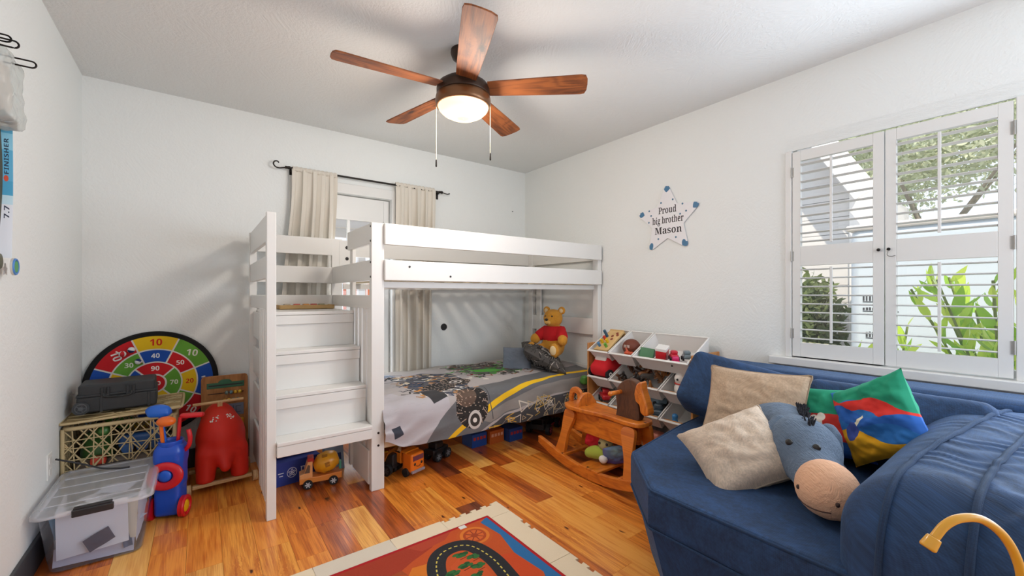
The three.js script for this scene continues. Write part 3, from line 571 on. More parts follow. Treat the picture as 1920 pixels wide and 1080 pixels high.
// ---------------------------------------------------------------- toys on the floor under the bed and stairs
{
  const tex = canvasTex(512, 256, (c) => { c.fillStyle = '#2a3f9a'; c.fillRect(0, 0, 512, 256); c.strokeStyle = '#dfe4f2'; c.lineWidth = 7; c.beginPath(); c.arc(190, 130, 52, 0, 7); c.stroke(); for (let i = 0; i < 5; i++) { const a = i * 1.257 - 1.57; c.beginPath(); c.ellipse(190 + 22 * Math.cos(a), 130 + 22 * Math.sin(a), 16, 9, a, 0, 7); c.stroke(); } c.fillStyle = '#dfe4f2'; for (let i = 0; i < 4; i++) c.fillRect(290 + i * 34, 92, 12, 70); c.fillRect(286, 88, 46, 9); c.fillRect(40, 110, 60, 10); c.fillRect(52, 140, 40, 10); });
  const t = thing('cardboard_box', 'dark blue printed cardboard box on the floor under the lowest stair', 'box', [0.47, 0, -2.90], 0.12);
  const g = cb(0.26, 0.14, 0.16, 0, 0.07, 0, 0.003), p = g.attributes.position, uv = g.attributes.uv; for (let i = 0; i < p.count; i++) uv.setXY(i, p.getX(i) / 0.26 + 0.5, p.getY(i) / 0.14);
  part(t, 'carton', g, mat(0xffffff, { map: tex, roughness: 0.6 })); part(t, 'flap', cb(0.25, 0.003, 0.09, 0, 0.155, -0.05).rotateX(0.15), mat(0x24357e, { roughness: 0.7 }));
  const b = thing('picture_book', 'tall pale blue and red picture book leaning under the lowest stair', 'book', [0.70, 0, -2.86], 0.35); b.rotation.x = -0.25;
  part(b, 'cover', join([cb(0.13, 0.22, 0.004, 0, 0.11, 0.012), cb(0.13, 0.22, 0.004, 0, 0.11, -0.012), cb(0.004, 0.22, 0.028, -0.065, 0.11, 0)]), flat(0x9fb8d8)); part(b, 'pages', cb(0.122, 0.212, 0.02, 0.002, 0.11, 0), mat(0xece6da)); part(b, 'spine_band', cb(0.005, 0.08, 0.029, -0.066, 0.06, 0), flat(0xb42c3a)); part(b, 'dark_panel', cb(0.09, 0.07, 0.001, 0, 0.07, 0.0145), flat(0x2f4a86));
}
// wheeled toy helper
function wheels(t, list, r, w, hub) { for (const [x, y, z] of list) { const q = part(t, 'wheel', cyl(r, r, w, [x, y, z], 'z', 26), mat(0x1c1c1e, { roughness: 0.7 })); if (hub) part(q, 'hub_cap', join([cyl(r * 0.3, r * 0.3, w + 0.003, [x, y, z], 'z', 12), ...[0, 1, 2, 3, 4, 5].map(i => cb(r * 0.62, r * 0.24, 0.002, 0, 0, 0).translate(r * 0.33, 0, 0).rotateZ(i * Math.PI / 3).translate(x, y, z + Math.sign(z) * (w / 2 + 0.001)))]), hub); } }
{
  const t = thing('toy_mixer_truck', 'orange wooden toy truck with a yellow shape-sorter drum under the stairs', 'toy truck', [0.585, 0, -2.715], -0.16);
  const org = plastic(0xe58a3c), lt = plastic(0xf0a96a);
  part(t, 'chassis', join([ext(shapeOf([[-0.115, 0.03], [0.115, 0.03], [0.118, 0.07], [-0.02, 0.062], [-0.05, 0.066], [-0.115, 0.06]]), 0.085, 0.004).translate(0, 0, -0.0425)]), org);
  part(t, 'cab', join([ext(shapeOf([[-0.115, 0.058], [-0.045, 0.06], [-0.045, 0.155], [-0.072, 0.155], [-0.09, 0.09], [-0.115, 0.082]]), 0.08, 0.004).translate(0, 0, -0.04)]), lt);
  part(t, 'cab_window', ext(shapeOf([[-0.088, 0.092], [-0.06, 0.092], [-0.058, 0.135], [-0.07, 0.14]]), 0.083).translate(0, 0, -0.0415), mat(0x6a5648, { roughness: 0.3 }));
  part(t, 'cab_roof', cb(0.034, 0.03, 0.07, -0.055, 0.16, 0, 0.005), flat(0xb62a24));
  const dr = part(t, 'mixer_drum', lathe([[0.001, -0.07], [0.03, -0.07], [0.062, -0.03], [0.064, 0.02], [0.045, 0.06], [0.03, 0.07], [0.001, 0.07]], 8).rotateZ(-1.25).translate(0.032, 0.128, 0), plastic(0xe9a21e));
  part(dr, 'shape_hole', join([cb(0.026, 0.026, 0.004).rotateZ(0.2).translate(0.035, 0.13, 0.061), cb(0.03, 0.016, 0.004).rotateX(-0.9).translate(0.02, 0.178, 0.04), cb(0.026, 0.012, 0.004).rotateX(0.8).translate(0.03, 0.083, 0.043)]), mat(0xa56a14));
  part(t, 'green_chute', cb(0.014, 0.05, 0.03, 0.108, 0.105, 0.02, 0.004).rotateZ(0), plastic(0x3f9a84));
  wheels(t, [[-0.07, 0.026, 0.046], [0.068, 0.026, 0.046], [-0.07, 0.026, -0.046], [0.068, 0.026, -0.046]], 0.026, 0.014, mat(0xd8d8da, { roughness: 0.4, metalness: 0.3 }));
}
{
  const t = thing('toy_tipper_truck', 'orange plastic toy tipper truck with a smiling front beside the bed post', 'toy truck', [1.075, 0, -2.56], -1.25);
  const o = plastic(0xf07a1c);
  // faces +x
  part(t, 'cab', sdfMesh(p => dBox(p, [0.055, 0.085, 0], [0.045, 0.06, 0.055], 0.014), [0, 0.015, -0.065], [0.11, 0.155, 0.065], 0.006), o);
  part(t, 'tipper_bed', join([cb(0.12, 0.012, 0.11, -0.06, 0.075, 0, 0.003), cb(0.12, 0.055, 0.008, -0.06, 0.105, 0.053, 0.003), cb(0.12, 0.055, 0.008, -0.06, 0.105, -0.053, 0.003), cb(0.008, 0.06, 0.11, -0.006, 0.11, 0, 0.003), cb(0.05, 0.01, 0.11, 0.02, 0.145, 0, 0.003)]), plastic(0xe8861c));
  part(t, 'windscreen', cb(0.004, 0.03, 0.085, 0.1, 0.115, 0, 0.001), mat(0x6a3a4e, { roughness: 0.2 })); part(t, 'bumper', cb(0.02, 0.018, 0.105, 0.098, 0.033, 0, 0.005), plastic(0x9a8f9a));
  for (const z of [-0.028, 0.028]) part(t, 'headlamp', sph(0.009, [0.1, 0.078, z], [0.4, 1, 1], 12), black); part(t, 'grille_line', tube([[0.101, 0.068, -0.02], [0.102, 0.06, 0], [0.101, 0.068, 0.02]], 0.002, { seg: 12, radial: 5 }), black);
  wheels(t, [[0.05, 0.026, 0.058], [-0.07, 0.026, 0.058], [0.05, 0.026, -0.058], [-0.07, 0.026, -0.058]], 0.026, 0.018);
}
{
  const t = thing('toy_dump_truck', 'black toy dump truck with a yellow-edged orange tub half behind the bed post', 'toy truck', [0.955, 0, -2.66], -1.0);
  part(t, 'chassis', join([cb(0.2, 0.03, 0.07, 0, 0.055, 0, 0.008), cb(0.06, 0.07, 0.08, 0.07, 0.095, 0, 0.01)]), mat(0x2a2a2c, { roughness: 0.5 }));
  part(t, 'tub', ext(shapeOf([[-0.12, 0.11], [-0.09, 0.075], [0.03, 0.075], [0.06, 0.15], [0.075, 0.15], [0.04, 0.085], [0.02, 0.085], [-0.085, 0.085], [-0.115, 0.115]]), 0.11, 0.002).translate(0, 0, -0.055), plastic(0xc87a24));
  part(t, 'tub_edge', join([stick([-0.118, 0.113, 0.053], [0.068, 0.153, 0.053], 0.005, 8), stick([-0.118, 0.113, -0.053], [0.068, 0.153, -0.053], 0.005, 8)]), plastic(0xe3b02a));
  wheels(t, [[0.065, 0.034, 0.052], [-0.065, 0.034, 0.052], [0.065, 0.034, -0.052], [-0.065, 0.034, -0.052]], 0.034, 0.026, mat(0x4a4a4c));
}
{
  const t = thing('toy_car_black', 'small black toy jeep in the shade under the duvet hem', 'toy car', [1.33, 0, -2.65], 0.4); t.name = 'toy_jeep';
  part(t, 'car_body', join([cb(0.16, 0.04, 0.08, 0, 0.06, 0, 0.01), cb(0.08, 0.045, 0.075, -0.015, 0.1, 0, 0.01)]), mat(0x232325, { roughness: 0.4 })); wheels(t, [[0.05, 0.034, 0.045], [-0.05, 0.034, 0.045], [0.05, 0.034, -0.045], [-0.05, 0.034, -0.045]], 0.034, 0.03, mat(0x77777a));
  [[1.68, -2.72, 0x1f4fa0, 0xc03a30, 'blue low toy tray with red lettering marks, nearer the stairs'], [1.83, -2.705, 0xc8662a, 0xe8b090, 'orange and brown flat carton between the two blue trays'], [1.98, -2.66, 0x1f4a96, 0xb83a40, 'blue low toy tray farther from the stairs']].forEach(([x, z, c, m, l], i) => { const b = thing('toy_carton', l + ' under the bed', 'box', [x, 0, z], 0.05, 'cartons under the bed'); part(b, 'carton', cb(0.135, 0.1, 0.14, 0, 0.05, 0, 0.003), flat(c)); const mk = []; for (let k = 0; k < 4; k++) mk.push(cb(0.02, 0.022, 0.002, -0.045 + k * 0.03, 0.065, 0.0705).rotateZ(0.0)); part(b, 'printed_mark', join(mk), flat(m)); });
}
{
  const t = thing('toy_race_car', 'black and red remote-control racing car under the bed beside the rocking horse', 'toy car', [2.33, 0, -2.66], 0.5);
  part(t, 'car_body', join([ext(shapeOf([[-0.17, 0.05], [0.17, 0.04], [0.12, 0.075], [0.04, 0.085], [0.0, 0.12], [-0.07, 0.12], [-0.12, 0.085], [-0.17, 0.09]], false), 0.13, 0.008).translate(0, 0, -0.065)]), mat(0x1a1a1c, { roughness: 0.35 }));
  part(t, 'red_stripe', join([cb(0.2, 0.006, 0.02, -0.02, 0.05, 0.068, 0.002), cb(0.06, 0.01, 0.1, 0.12, 0.072, 0, 0.003)]), flat(0xb8283a)); part(t, 'spoiler', join([cb(0.03, 0.006, 0.15, -0.155, 0.135, 0, 0.002), cb(0.008, 0.05, 0.006, -0.155, 0.11, 0.05), cb(0.008, 0.05, 0.006, -0.155, 0.11, -0.05)]), mat(0x222224));
  wheels(t, [[0.11, 0.042, 0.085], [-0.11, 0.042, 0.085], [0.11, 0.042, -0.085], [-0.11, 0.042, -0.085]], 0.042, 0.035, flat(0x8a2c3a));
}
{
  const cane = mat(0xa86a34, { roughness: 0.8 }), t = thing('wicker_basket', 'small round brown wicker basket behind the rocking horse tail', 'basket', [2.50, 0, -2.43]);
  const rg = []; for (let i = 0; i < 15; i++) { const y = 0.008 + i * 0.0135, r = 0.072 + 0.018 * Math.sin(i / 15 * 2.6); rg.push(new THREE.TorusGeometry(r, 0.0068, 6, 32).rotateX(Math.PI / 2).translate(0, y, 0)); } part(t, 'coil', join(rg), cane);
  const st = []; for (let i = 0; i < 18; i++) { const a = i / 18 * 6.283; st.push(tube([0, 0.1, 0.2].map(y => { const r = 0.077 + 0.018 * Math.sin(y / 0.2 * 2.6); return [r * Math.cos(a), y, r * Math.sin(a)]; }), 0.004, { seg: 6, radial: 5 })); } part(t, 'stake', join(st), cane); part(t, 'bottom', cyl(0.07, 0.07, 0.006, [0, 0.004, 0], 'y', 24), cane);
  part(t, 'lining', cyl(0.075, 0.068, 0.17, [0, 0.1, 0], 'y', 24), mat(0xcdbfa8, { roughness: 0.95 }));
}
solo('toy_frog', 'small green toy peeping out between the bed and the toy shelf', 'toy', sdfMesh(p => smin(dEll(p, [0, 0, 0], [0.035, 0.03, 0.04]), dEll(p, [-0.01, 0.03, 0.01], [0.026, 0.022, 0.03]), 0.02), [-0.06, -0.05, -0.06], [0.06, 0.08, 0.07], 0.006), plastic(0x4f8a3c), [2.52, 0.435, -2.372]);
{
  const t = thing('wooden_tray', 'shallow wooden tray with coloured toys on the top landing of the bunk stairs', 'tray', [0.60, 1.0445, -3.26]);
  part(t, 'tray_base', cb(0.34, 0.008, 0.2, 0, 0.004, 0, 0.003), mat(0xc9a872, { roughness: 0.6 })); for (const [w, d, x, z] of [[0.34, 0.01, 0, 0.1], [0.34, 0.01, 0, -0.1], [0.01, 0.2, 0.17, 0], [0.01, 0.2, -0.17, 0]]) part(t, 'tray_edge', cb(w, 0.026, d, x, 0.016, z, 0.003), mat(0xb8945e, { roughness: 0.6 }));
  [[-0.12, 0xb8a890], [-0.06, 0xc8503a], [0.0, 0xd8923a], [0.05, 0xb83a3a], [0.1, 0x8a8a6a]].forEach(([x, c]) => part(t, 'toy_piece', cb(0.04, 0.028, 0.05, x, 0.022, 0.03, 0.006), plastic(c)));
}
// ---------------------------------------------------------------- corner by the left wall
// felt dartboard
{
  const tex = canvasTex(1024, 1024, (c, W) => {
    const M = W / 2, col = { r: '#cf1f26', y: '#ecc21b', g: '#67a53a', b: '#1f52b0' };
    c.fillStyle = '#e2ddd6'; c.fillRect(0, 0, W, W);
    const rings = [[0.93, 0.68], [0.655, 0.43], [0.405, 0.185]], n = [8, 8, 4];
    const cs = [['y', 'g', 'b', 'r', 'y', 'g', 'b', 'r'], ['b', 'r', 'y', 'g', 'b', 'r', 'y', 'g'], ['r', 'g', 'y', 'b']];
    const nums = [['10', '10', '10', '10', '10', '10', '10', '10'], ['40', '50', '20', '30', '40', '50', '20', '30'], ['90', '70', '80', '60']];
    const tc = { y: '#d0281c', r: '#f2eee8', g: '#e9e6d8', b: '#f2f2f2' };
    rings.forEach(([ro, ri], j) => { for (let i = 0; i < n[j]; i++) {
      const w = 6.2832 / n[j], a0 = -Math.PI / 2 - (j < 2 ? w / 2 : w / 2 ) + i * w + 0.02, a1 = a0 + w, gap = 7;
      c.fillStyle = col[cs[j][i]]; c.beginPath(); c.arc(M, M, ro * M, a0 + gap / (ro * M), a1 - gap / (ro * M)); c.arc(M, M, ri * M, a1 - gap / (ri * M), a0 + gap / (ri * M), true); c.closePath(); c.fill();
      const a = (a0 + a1) / 2, rm = (ro + ri) / 2 * M; c.fillStyle = tc[cs[j][i]]; c.font = `bold ${j ? 62 : 92}px sans-serif`; c.textAlign = 'center'; c.textBaseline = 'middle';
      c.save(); c.translate(M + rm * Math.cos(a), M + rm * Math.sin(a)); c.rotate(j === 0 ? (a + Math.PI / 2) * 0.22 : 0); c.fillText(nums[j][i], 0, 0); c.restore();
    } });
    c.fillStyle = '#cf1f26'; c.beginPath(); c.arc(M, M, 0.155 * M, 0, 7); c.fill(); c.fillStyle = '#f2eee8'; c.font = 'bold 56px sans-serif'; c.fillText('100', M, M);
    c.strokeStyle = '#161616'; c.lineWidth = 40; c.beginPath(); c.arc(M, M, M - 16, 0, 7); c.stroke();
  });
  const R = 0.325, t = thing('dartboard', 'round felt dartboard in red, yellow, green and blue wedges with numbers', 'dartboard', [-0.228, 0.585, ZB + 0.028]);
  t.rotation.x = -0.03;
  const f = new THREE.CircleGeometry(R - 0.004, 72).translate(0, 0, 0.0075);
  part(t, 'felt_face', f, mat(0xffffff, { map: tex, roughness: 0.95 }));
  part(t, 'board', cyl(R - 0.005, R - 0.005, 0.012, [0, 0, 0.001], 'z', 72), black);
  part(t, 'edge_binding', new THREE.TorusGeometry(R - 0.004, 0.0075, 10, 96), mat(0x151515, { roughness: 0.9 }));
  // three hook-and-loop balls stuck to it
  const bt = canvasTex(128, 64, (c) => { c.fillStyle = '#f2f2f2'; c.fillRect(0, 0, 128, 64); c.fillStyle = '#c8202a'; c.fillRect(20, 0, 26, 64); c.fillStyle = '#20306a'; c.fillRect(80, 8, 24, 48); });
  const bt2 = canvasTex(128, 64, (c) => { c.fillStyle = '#f2f2f2'; c.fillRect(0, 0, 128, 64); c.fillStyle = '#20306a'; c.fillRect(20, 0, 30, 64); c.fillRect(84, 0, 22, 64); });
  [[-0.148, 0.2, bt, 'white and red hook ball stuck on the outer red wedge, lower of two'], [-0.108, 0.222, bt2, 'white and navy hook ball stuck on the outer red wedge'], [-0.075, 0.148, bt, 'white and red hook ball stuck on the green thirty wedge']].forEach(([x, y, m, l], i) => {
    const g = sph(0.018, [0, 0, 0], [1, 1, 1], 16); g.rotateZ(i * 1.1); g.rotateX(i);
    solo('hook_ball', l, 'ball', g, mat(0xffffff, { map: m, roughness: 0.8 }), [-0.228 + x, 0.585 + y, ZB + 0.054], 'hook balls on the dartboard');
  });
}
// open-weave basket with toys inside
{
  const cane = mat(0xc9b285, { roughness: 0.85 }), cane2 = mat(0xb99f70, { roughness: 0.85 });
  const x0 = -0.545, x1 = -0.115, y0 = 0.012, y1 = 0.475, z0 = -3.40, z1 = -2.985;
  const t = thing('woven_basket', 'open-weave straw basket with a lid under the black toolbox', 'basket');
  const rim = (y, r) => tube([[x0, y, z0], [x0, y, z1], [x1, y, z1], [x1, y, z0]].flatMap((p, i, a) => { const q = a[(i + 1) % 4]; return [0, 0.33, 0.66].map(k => p.map((c, j) => lerp(c, q[j], 0.03 + k))); }), r, { closed: true, seg: 90, tension: 0.2 });
  part(t, 'rim', join([rim(y1, 0.011), rim(y0, 0.009)]), cane);
  part(t, 'corner_post', join([[x0, z0], [x0, z1], [x1, z0], [x1, z1]].map(([x, z]) => stick([x, y0, z], [x, y1, z], 0.008, 8))), cane);
  part(t, 'bottom', bx(x0 + 0.005, x1 - 0.005, 0.002, 0.012, z0 + 0.005, z1 - 0.005), cane2);
  const w = [], r = mulberry(12);
  const side = (ax, c, a0, a1) => {
    for (let s = -1; s <= 1; s += 2) for (let k = 0; k < 15; k++) {
      const base = lerp(a0 - 0.25, a1 + 0.0, k / 14), lean = s * (0.28 + 0.1 * r()), off = s < 0 ? 0.25 : 0; let A = [base + off, y0], B = [base + off + lean, y1];
      const cl = (P, Q) => { const o = [...P]; if (o[0] < a0) { const k = (a0 - P[0]) / (Q[0] - P[0]); o[0] = a0; o[1] = lerp(P[1], Q[1], k); } if (o[0] > a1) { const k = (a1 - P[0]) / (Q[0] - P[0]); o[0] = a1; o[1] = lerp(P[1], Q[1], k); } return o; };
      if (Math.max(A[0], B[0]) <= a0 || Math.min(A[0], B[0]) >= a1) continue; [A, B] = [cl(A, B), cl(B, A)];
      const o = 0.004 * s; w.push(ax === 'z' ? stick([A[0], A[1], c + o], [B[0], B[1], c + o], 0.0034, 5) : stick([c + o, A[1], A[0]], [c + o, B[1], B[0]], 0.0034, 5));
    }
    for (let k = 1; k < 9; k++) { const a = lerp(a0, a1, (k + 0.5 * r()) / 9.5), b = a + (r() - 0.5) * 0.06; w.push(ax === 'z' ? stick([a, y0, c], [b, y1, c], 0.003, 5) : stick([c, y0, a], [c, y1, b], 0.003, 5)); }
    for (let k = 1; k < 9; k++) { const y = lerp(y0, y1, k / 9) + (r() - 0.5) * 0.02, b = y + (r() - 0.5) * 0.05; w.push(ax === 'z' ? stick([a0, y, c + 0.002], [a1, b, c + 0.002], 0.003, 5) : stick([c, y, a0], [c, b, a1], 0.003, 5)); }
  };
  side('z', z1, x0, x1); side('z', z0, x0, x1); side('x', x0, z0, z1); side('x', x1, z0, z1);
  part(t, 'weave', join(w), cane).userData.kind = 'stuff';
  // lid: a tilted woven sheet with rims
  const lid = new THREE.Group(); lid.name = 'lid'; t.add(lid); const ly = (x, z) => 0.505 + 0.006 * noise(x * 6, z * 6) + 0.012 * (x - x0) / (x1 - x0);
  part(lid, 'lid_sheet', grid(30, 20, (u, v) => { const x = lerp(x0 - 0.008, x1 + 0.03, u), z = lerp(z0 + 0.02, z1 + 0.012, v); return [x, ly(x, z), z]; }, { flip: true }), mat(0xa98f60, { roughness: 0.9, side: THREE.DoubleSide }));
  const ls = []; for (let k = 0; k < 60; k++) { const xa = lerp(x0 - 0.004, x1 + 0.025, r()), za = lerp(z0 + 0.03, z1 + 0.008, r()), a = [0.5, -0.5, 0.02][k % 3] + (r() - 0.5) * 0.2, L = 0.12; const q = [clamp(xa + L * Math.cos(a), x0, x1 + 0.025), clamp(za + L * Math.sin(a), z0 + 0.03, z1 + 0.008)]; ls.push(stick([xa, ly(xa, za) + 0.003, za], [q[0], ly(...q) + 0.003, q[1]], 0.003, 5)); }
  part(lid, 'lid_weave', join(ls), cane).userData.kind = 'stuff';
  part(lid, 'lid_rim', tube([[x0 - 0.01, ly(x0, z0), z0 + 0.02], [x0 - 0.01, ly(x0, z1), z1 + 0.012], [-0.33, ly(-0.33, z1), z1 + 0.014], [x1 + 0.03, ly(x1, z1), z1 + 0.012], [x1 + 0.03, ly(x1, z0), z0 + 0.02], [-0.33, ly(-0.33, z0), z0 + 0.02]], 0.006, { closed: true, seg: 80, tension: 0.1 }), cane);
  // toys glimpsed through the weave
  const inside = (n, l, c, g, m) => solo(n, l, c, g, m);
  inside('toy_dinosaur', 'green plastic toy glimpsed through the basket near the wall', 'toy', sdfMesh(p => smin(dEll(p, [-0.44, 0.30, -3.15], [0.07, 0.11, 0.1]), dCap(p, [-0.45, 0.39, -3.1], [-0.40, 0.435, -3.02], 0.035, 0.03), 0.05), [-0.54, 0.15, -3.3], [-0.32, 0.49, -2.96], 0.012), plastic(0x4a7a3a));
  inside('toy_train', 'blue plastic toy glimpsed through the middle of the basket', 'toy', join([cb(0.2, 0.07, 0.09, -0.25, 0.36, -3.06, 0.02), cb(0.06, 0.06, 0.07, -0.19, 0.42, -3.06, 0.015), ...[-0.31, -0.25, -0.19].map(x => cyl(0.025, 0.025, 0.012, [x, 0.325, -3.01], 'z', 16))]), plastic(0x2c5a96));
  inside('toy_blanket', 'crumpled beige cloth filling the lower part of the basket', 'cloth', sdfMesh(p => dBox(p, [-0.33, 0.15, -3.19], [0.19, 0.13, 0.18], 0.05) + 0.03 * noise(p[0] * 9, p[1] * 9, p[2] * 9), [-0.54, 0.005, -3.41], [-0.12, 0.33, -2.985], 0.015), mat(0x8d8176, { roughness: 1 }));
  inside('toy_block', 'small red toy block at the basket front near the wall', 'toy', cb(0.06, 0.04, 0.05, -0.42, 0.29, -3.01, 0.01).rotateY(0), plastic(0xc8432c));
}
// black wheeled toolbox on the basket
{
  const t = thing('toolbox', 'black plastic toolbox with a wheel lying on the straw basket', 'toolbox', [-0.362, 0.524, -3.17], 0.04);
  const bm = mat(0x2f3133, { roughness: 0.55 });
  part(t, 'body', join([cb(0.318, 0.085, 0.21, 0.005, 0.045, 0, 0.012), ...[-0.06, 0.13].map(x => cb(0.012, 0.08, 0.006, x, 0.042, 0.105, 0.002))]), bm);
  part(t, 'lid', join([cb(0.306, 0.062, 0.2, 0.005, 0.118, 0, 0.012), cb(0.32, 0.012, 0.214, 0.005, 0.092, 0, 0.003)]), bm);
  for (const x of [-0.045, 0.055]) part(t, 'latch', join([cb(0.012, 0.05, 0.012, x - 0.012, 0.105, 0.104, 0.003), cb(0.012, 0.05, 0.012, x + 0.012, 0.105, 0.104, 0.003), cb(0.036, 0.012, 0.012, x, 0.085, 0.106, 0.003)]), mat(0x26282a, { roughness: 0.5 }));
  part(t, 'handle', tube([[-0.05, 0.10, 0.108], [-0.045, 0.082, 0.114], [0.005, 0.078, 0.115], [0.055, 0.082, 0.114], [0.06, 0.10, 0.108]], 0.005, { seg: 30 }), mat(0x232526, { roughness: 0.5 }));
  const w = part(t, 'wheel', cyl(0.033, 0.033, 0.024, [-0.135, 0.033, 0.105], 'z', 32), mat(0x3c3e41, { roughness: 0.6 }));
  part(w, 'hub', join([new THREE.TorusGeometry(0.022, 0.003, 8, 28).translate(-0.135, 0.033, 0.117), cyl(0.01, 0.01, 0.006, [-0.135, 0.033, 0.118], 'z', 16), ...[0, 1, 2, 3, 4].map(i => stick([-0.135, 0.033, 0.1175], [-0.135 + 0.02 * Math.cos(i * 1.257), 0.033 + 0.02 * Math.sin(i * 1.257), 0.1175], 0.003, 5))]), mat(0x55585c, { roughness: 0.5 }));
}
// clear storage box full of papers
{
  const t = thing('storage_box', 'clear plastic storage box with a black lid clip full of papers', 'storage box');
  const clear = phys(0xe6eaf2, { transmission: 0.93, thickness: 0, roughness: 0.1, ior: 1.4 }), milky = phys(0xf6f7fb, { transmission: 0.7, thickness: 0, roughness: 0.16, ior: 1.4 });
  const X = [-0.545, -0.168], Z = [-2.955, -2.412], cx = -0.352, cz = -2.684, hT = 0.262;
  const ring = (y, ix, iz, rad) => { const hw = (X[1] - X[0]) / 2 - ix, hd = (Z[1] - Z[0]) / 2 - iz, pts = []; for (let i = 0; i < 48; i++) { const q = Math.floor(i / 12), a = (q + (i % 12) / 11) * Math.PI / 2, sx = [1, -1, -1, 1][q], sz = [1, 1, -1, -1][q]; pts.push([cx + sx * (hw - rad) + rad * Math.cos(a), y, cz + sz * (hd - rad) + rad * Math.sin(a)]); } return pts; };
  const shell = (rows) => grid(48, rows.length - 1, (u, v) => { const r = rows[Math.round(v * (rows.length - 1))]; return r[Math.round(u * 48) % 48]; });
  const outer = shell([ring(0.004, 0.07, 0.1, 0.03), ring(0.004, 0.05, 0.075, 0.035), ring(0.012, 0.043, 0.068, 0.04), ring(0.06, 0.036, 0.06, 0.04), ring(0.16, 0.026, 0.05, 0.04), ring(0.25, 0.016, 0.04, 0.04)]);
  part(t, 'tub', outer, clear);
  { const s = shapeOf(ring(0, 0.05, 0.075, 0.035).map(p => [p[0], -p[2]])); part(t, 'tub_floor', new THREE.ShapeGeometry(s).rotateX(-Math.PI / 2).translate(0, 0.005, 0), clear); }
  part(t, 'tub_rim', tube(ring(0.25, 0.012, 0.034, 0.04), 0.005, { closed: true, seg: 120, radial: 6 }), milky);
  const lid = new THREE.Group(); lid.name = 'lid'; t.add(lid);
  part(lid, 'lid_top', (() => { const s = shapeOf(ring(0, 0.02, 0.03, 0.04).map(p => [p[0], -p[2]])); return new THREE.ShapeGeometry(s).rotateX(-Math.PI / 2).translate(0, 0.283, 0); })(), milky);
  part(lid, 'lid_skirt', shell([ring(0.256, 0.0, 0.0, 0.05), ring(0.268, 0.0, 0.0, 0.05), ring(0.28, 0.006, 0.012, 0.045), ring(0.283, 0.02, 0.03, 0.04)]), milky);
  const ribs = []; for (let i = 0; i < 5; i++) { const z = lerp(-2.9, -2.48, i / 4); ribs.push(bx(-0.51, -0.20, 0.283, 0.2855, z - 0.004, z + 0.004)); } for (const x of [-0.505, -0.205]) ribs.push(bx(x - 0.004, x + 0.004, 0.283, 0.2855, -2.92, -2.45));
  part(lid, 'lid_rib', join(ribs), milky);
  part(t, 'clip', join([cb(0.125, 0.03, 0.016, -0.352, 0.263, -2.404, 0.005), cb(0.115, 0.008, 0.02, -0.352, 0.281, -2.41, 0.003)]), mat(0x2b2a2d, { roughness: 0.4 }), 'black lid clip');
  part(t, 'clip', join([cb(0.125, 0.03, 0.016, -0.352, 0.263, -2.963, 0.005)]), mat(0x2b2a2d, { roughness: 0.4 }), 'black lid clip at the back');
  // contents
  const r = mulberry(31), paper = (x, y, z, w, h, rx, ry, rz, col, label) => { const g = grid(6, 6, (u, v) => [(u - .5) * w, (v - .5) * h, 0.01 * noise(u * 2 + x * 9, v * 2, z * 7)]); const m = new THREE.Mesh(g, mat(col, { roughness: 0.85, side: THREE.DoubleSide })); m.rotation.set(rx, ry, rz); m.position.set(x, y, z); m.name = numbered('paper_sheet'); m.userData = { label, category: 'paper', group: 'papers in the clear box' }; scene.add(m); };
  paper(-0.365, 0.15, -2.497, 0.22, 0.19, -0.08, 0.03, 0.03, 0xf1f1f4, 'large white paper standing behind the front of the clear box');
  paper(-0.255, 0.15, -2.51, 0.06, 0.17, -0.1, -0.1, -0.04, 0xe9dfcb, 'cream folder edge at the clear box front beside the golf bag');
  paper(-0.345, 0.10, -2.484, 0.085, 0.06, -0.08, 0.2, 0.4, 0x4d4f60, 'dark grey card in the middle of the clear box');
  paper(-0.475, 0.18, -2.52, 0.035, 0.1, -0.1, 0.3, 0.2, 0x6b93ad, 'blue paper slip at the wall side of the clear box');
  paper(-0.262, 0.085, -2.505, 0.03, 0.11, -0.2, 0.1, 0.15, 0x5a6a86, 'slate blue card in the clear box corner');
  paper(-0.36, 0.05, -2.505, 0.25, 0.075, -0.1, 0.0, -0.05, 0xd4d4e2, 'pale lilac sheet along the bottom front of the clear box');
  paper(-0.49, 0.13, -2.66, 0.26, 0.2, 0, 1.62, 0, 0xe8e9f0, 'white sheet standing along the wall side of the clear box');
  paper(-0.222, 0.13, -2.66, 0.26, 0.2, 0, 1.52, 0, 0xe4e6ee, 'white sheet standing along the golf bag side of the clear box');
  for (let i = 0; i < 15; i++) paper(lerp(-0.40, -0.31, r()), 0.02 + 0.0145 * i, lerp(-2.80, -2.60, r()), 0.1 + 0.06 * r(), 0.1 + 0.08 * r(), -Math.PI / 2 + (r() - .5) * 0.25, (r() - .5) * 0.25, r() * 3, [0xf2f2f4, 0xe6e4ea, 0xc9cede, 0xf5f0e6, 0x8f8aa0, 0xd8dce6][i % 6], 'loose paper lying flat in the pile inside the clear box');
}
solo('cord', 'short thin black cord lying across the lid of the clear box', 'cord', tube([[-0.545, 0.37, -2.86], [-0.50, 0.352, -2.85], [-0.44, 0.325, -2.84], [-0.38, 0.30, -2.82], [-0.32, 0.292, -2.80], [-0.28, 0.2915, -2.79]], 0.0042, { seg: 50 }), mat(0x2d2d30, { roughness: 0.5 }));
{
  const t = thing('wall_outlet', 'white wall outlet plate low on the left wall behind the clear box', 'outlet', [X0, 0.36, -2.80]);
  part(t, 'plate', bx(0, 0.006, -0.058, 0.058, -0.036, 0.036, 0.002), mat(0xeeece8, { roughness: 0.35 }));
  for (const y of [-0.026, 0.026]) part(t, 'socket', join([bx(0.005, 0.008, y - 0.014, y + 0.014, -0.017, 0.017, 0.001)]), mat(0xe2e0dc, { roughness: 0.35 }));
}
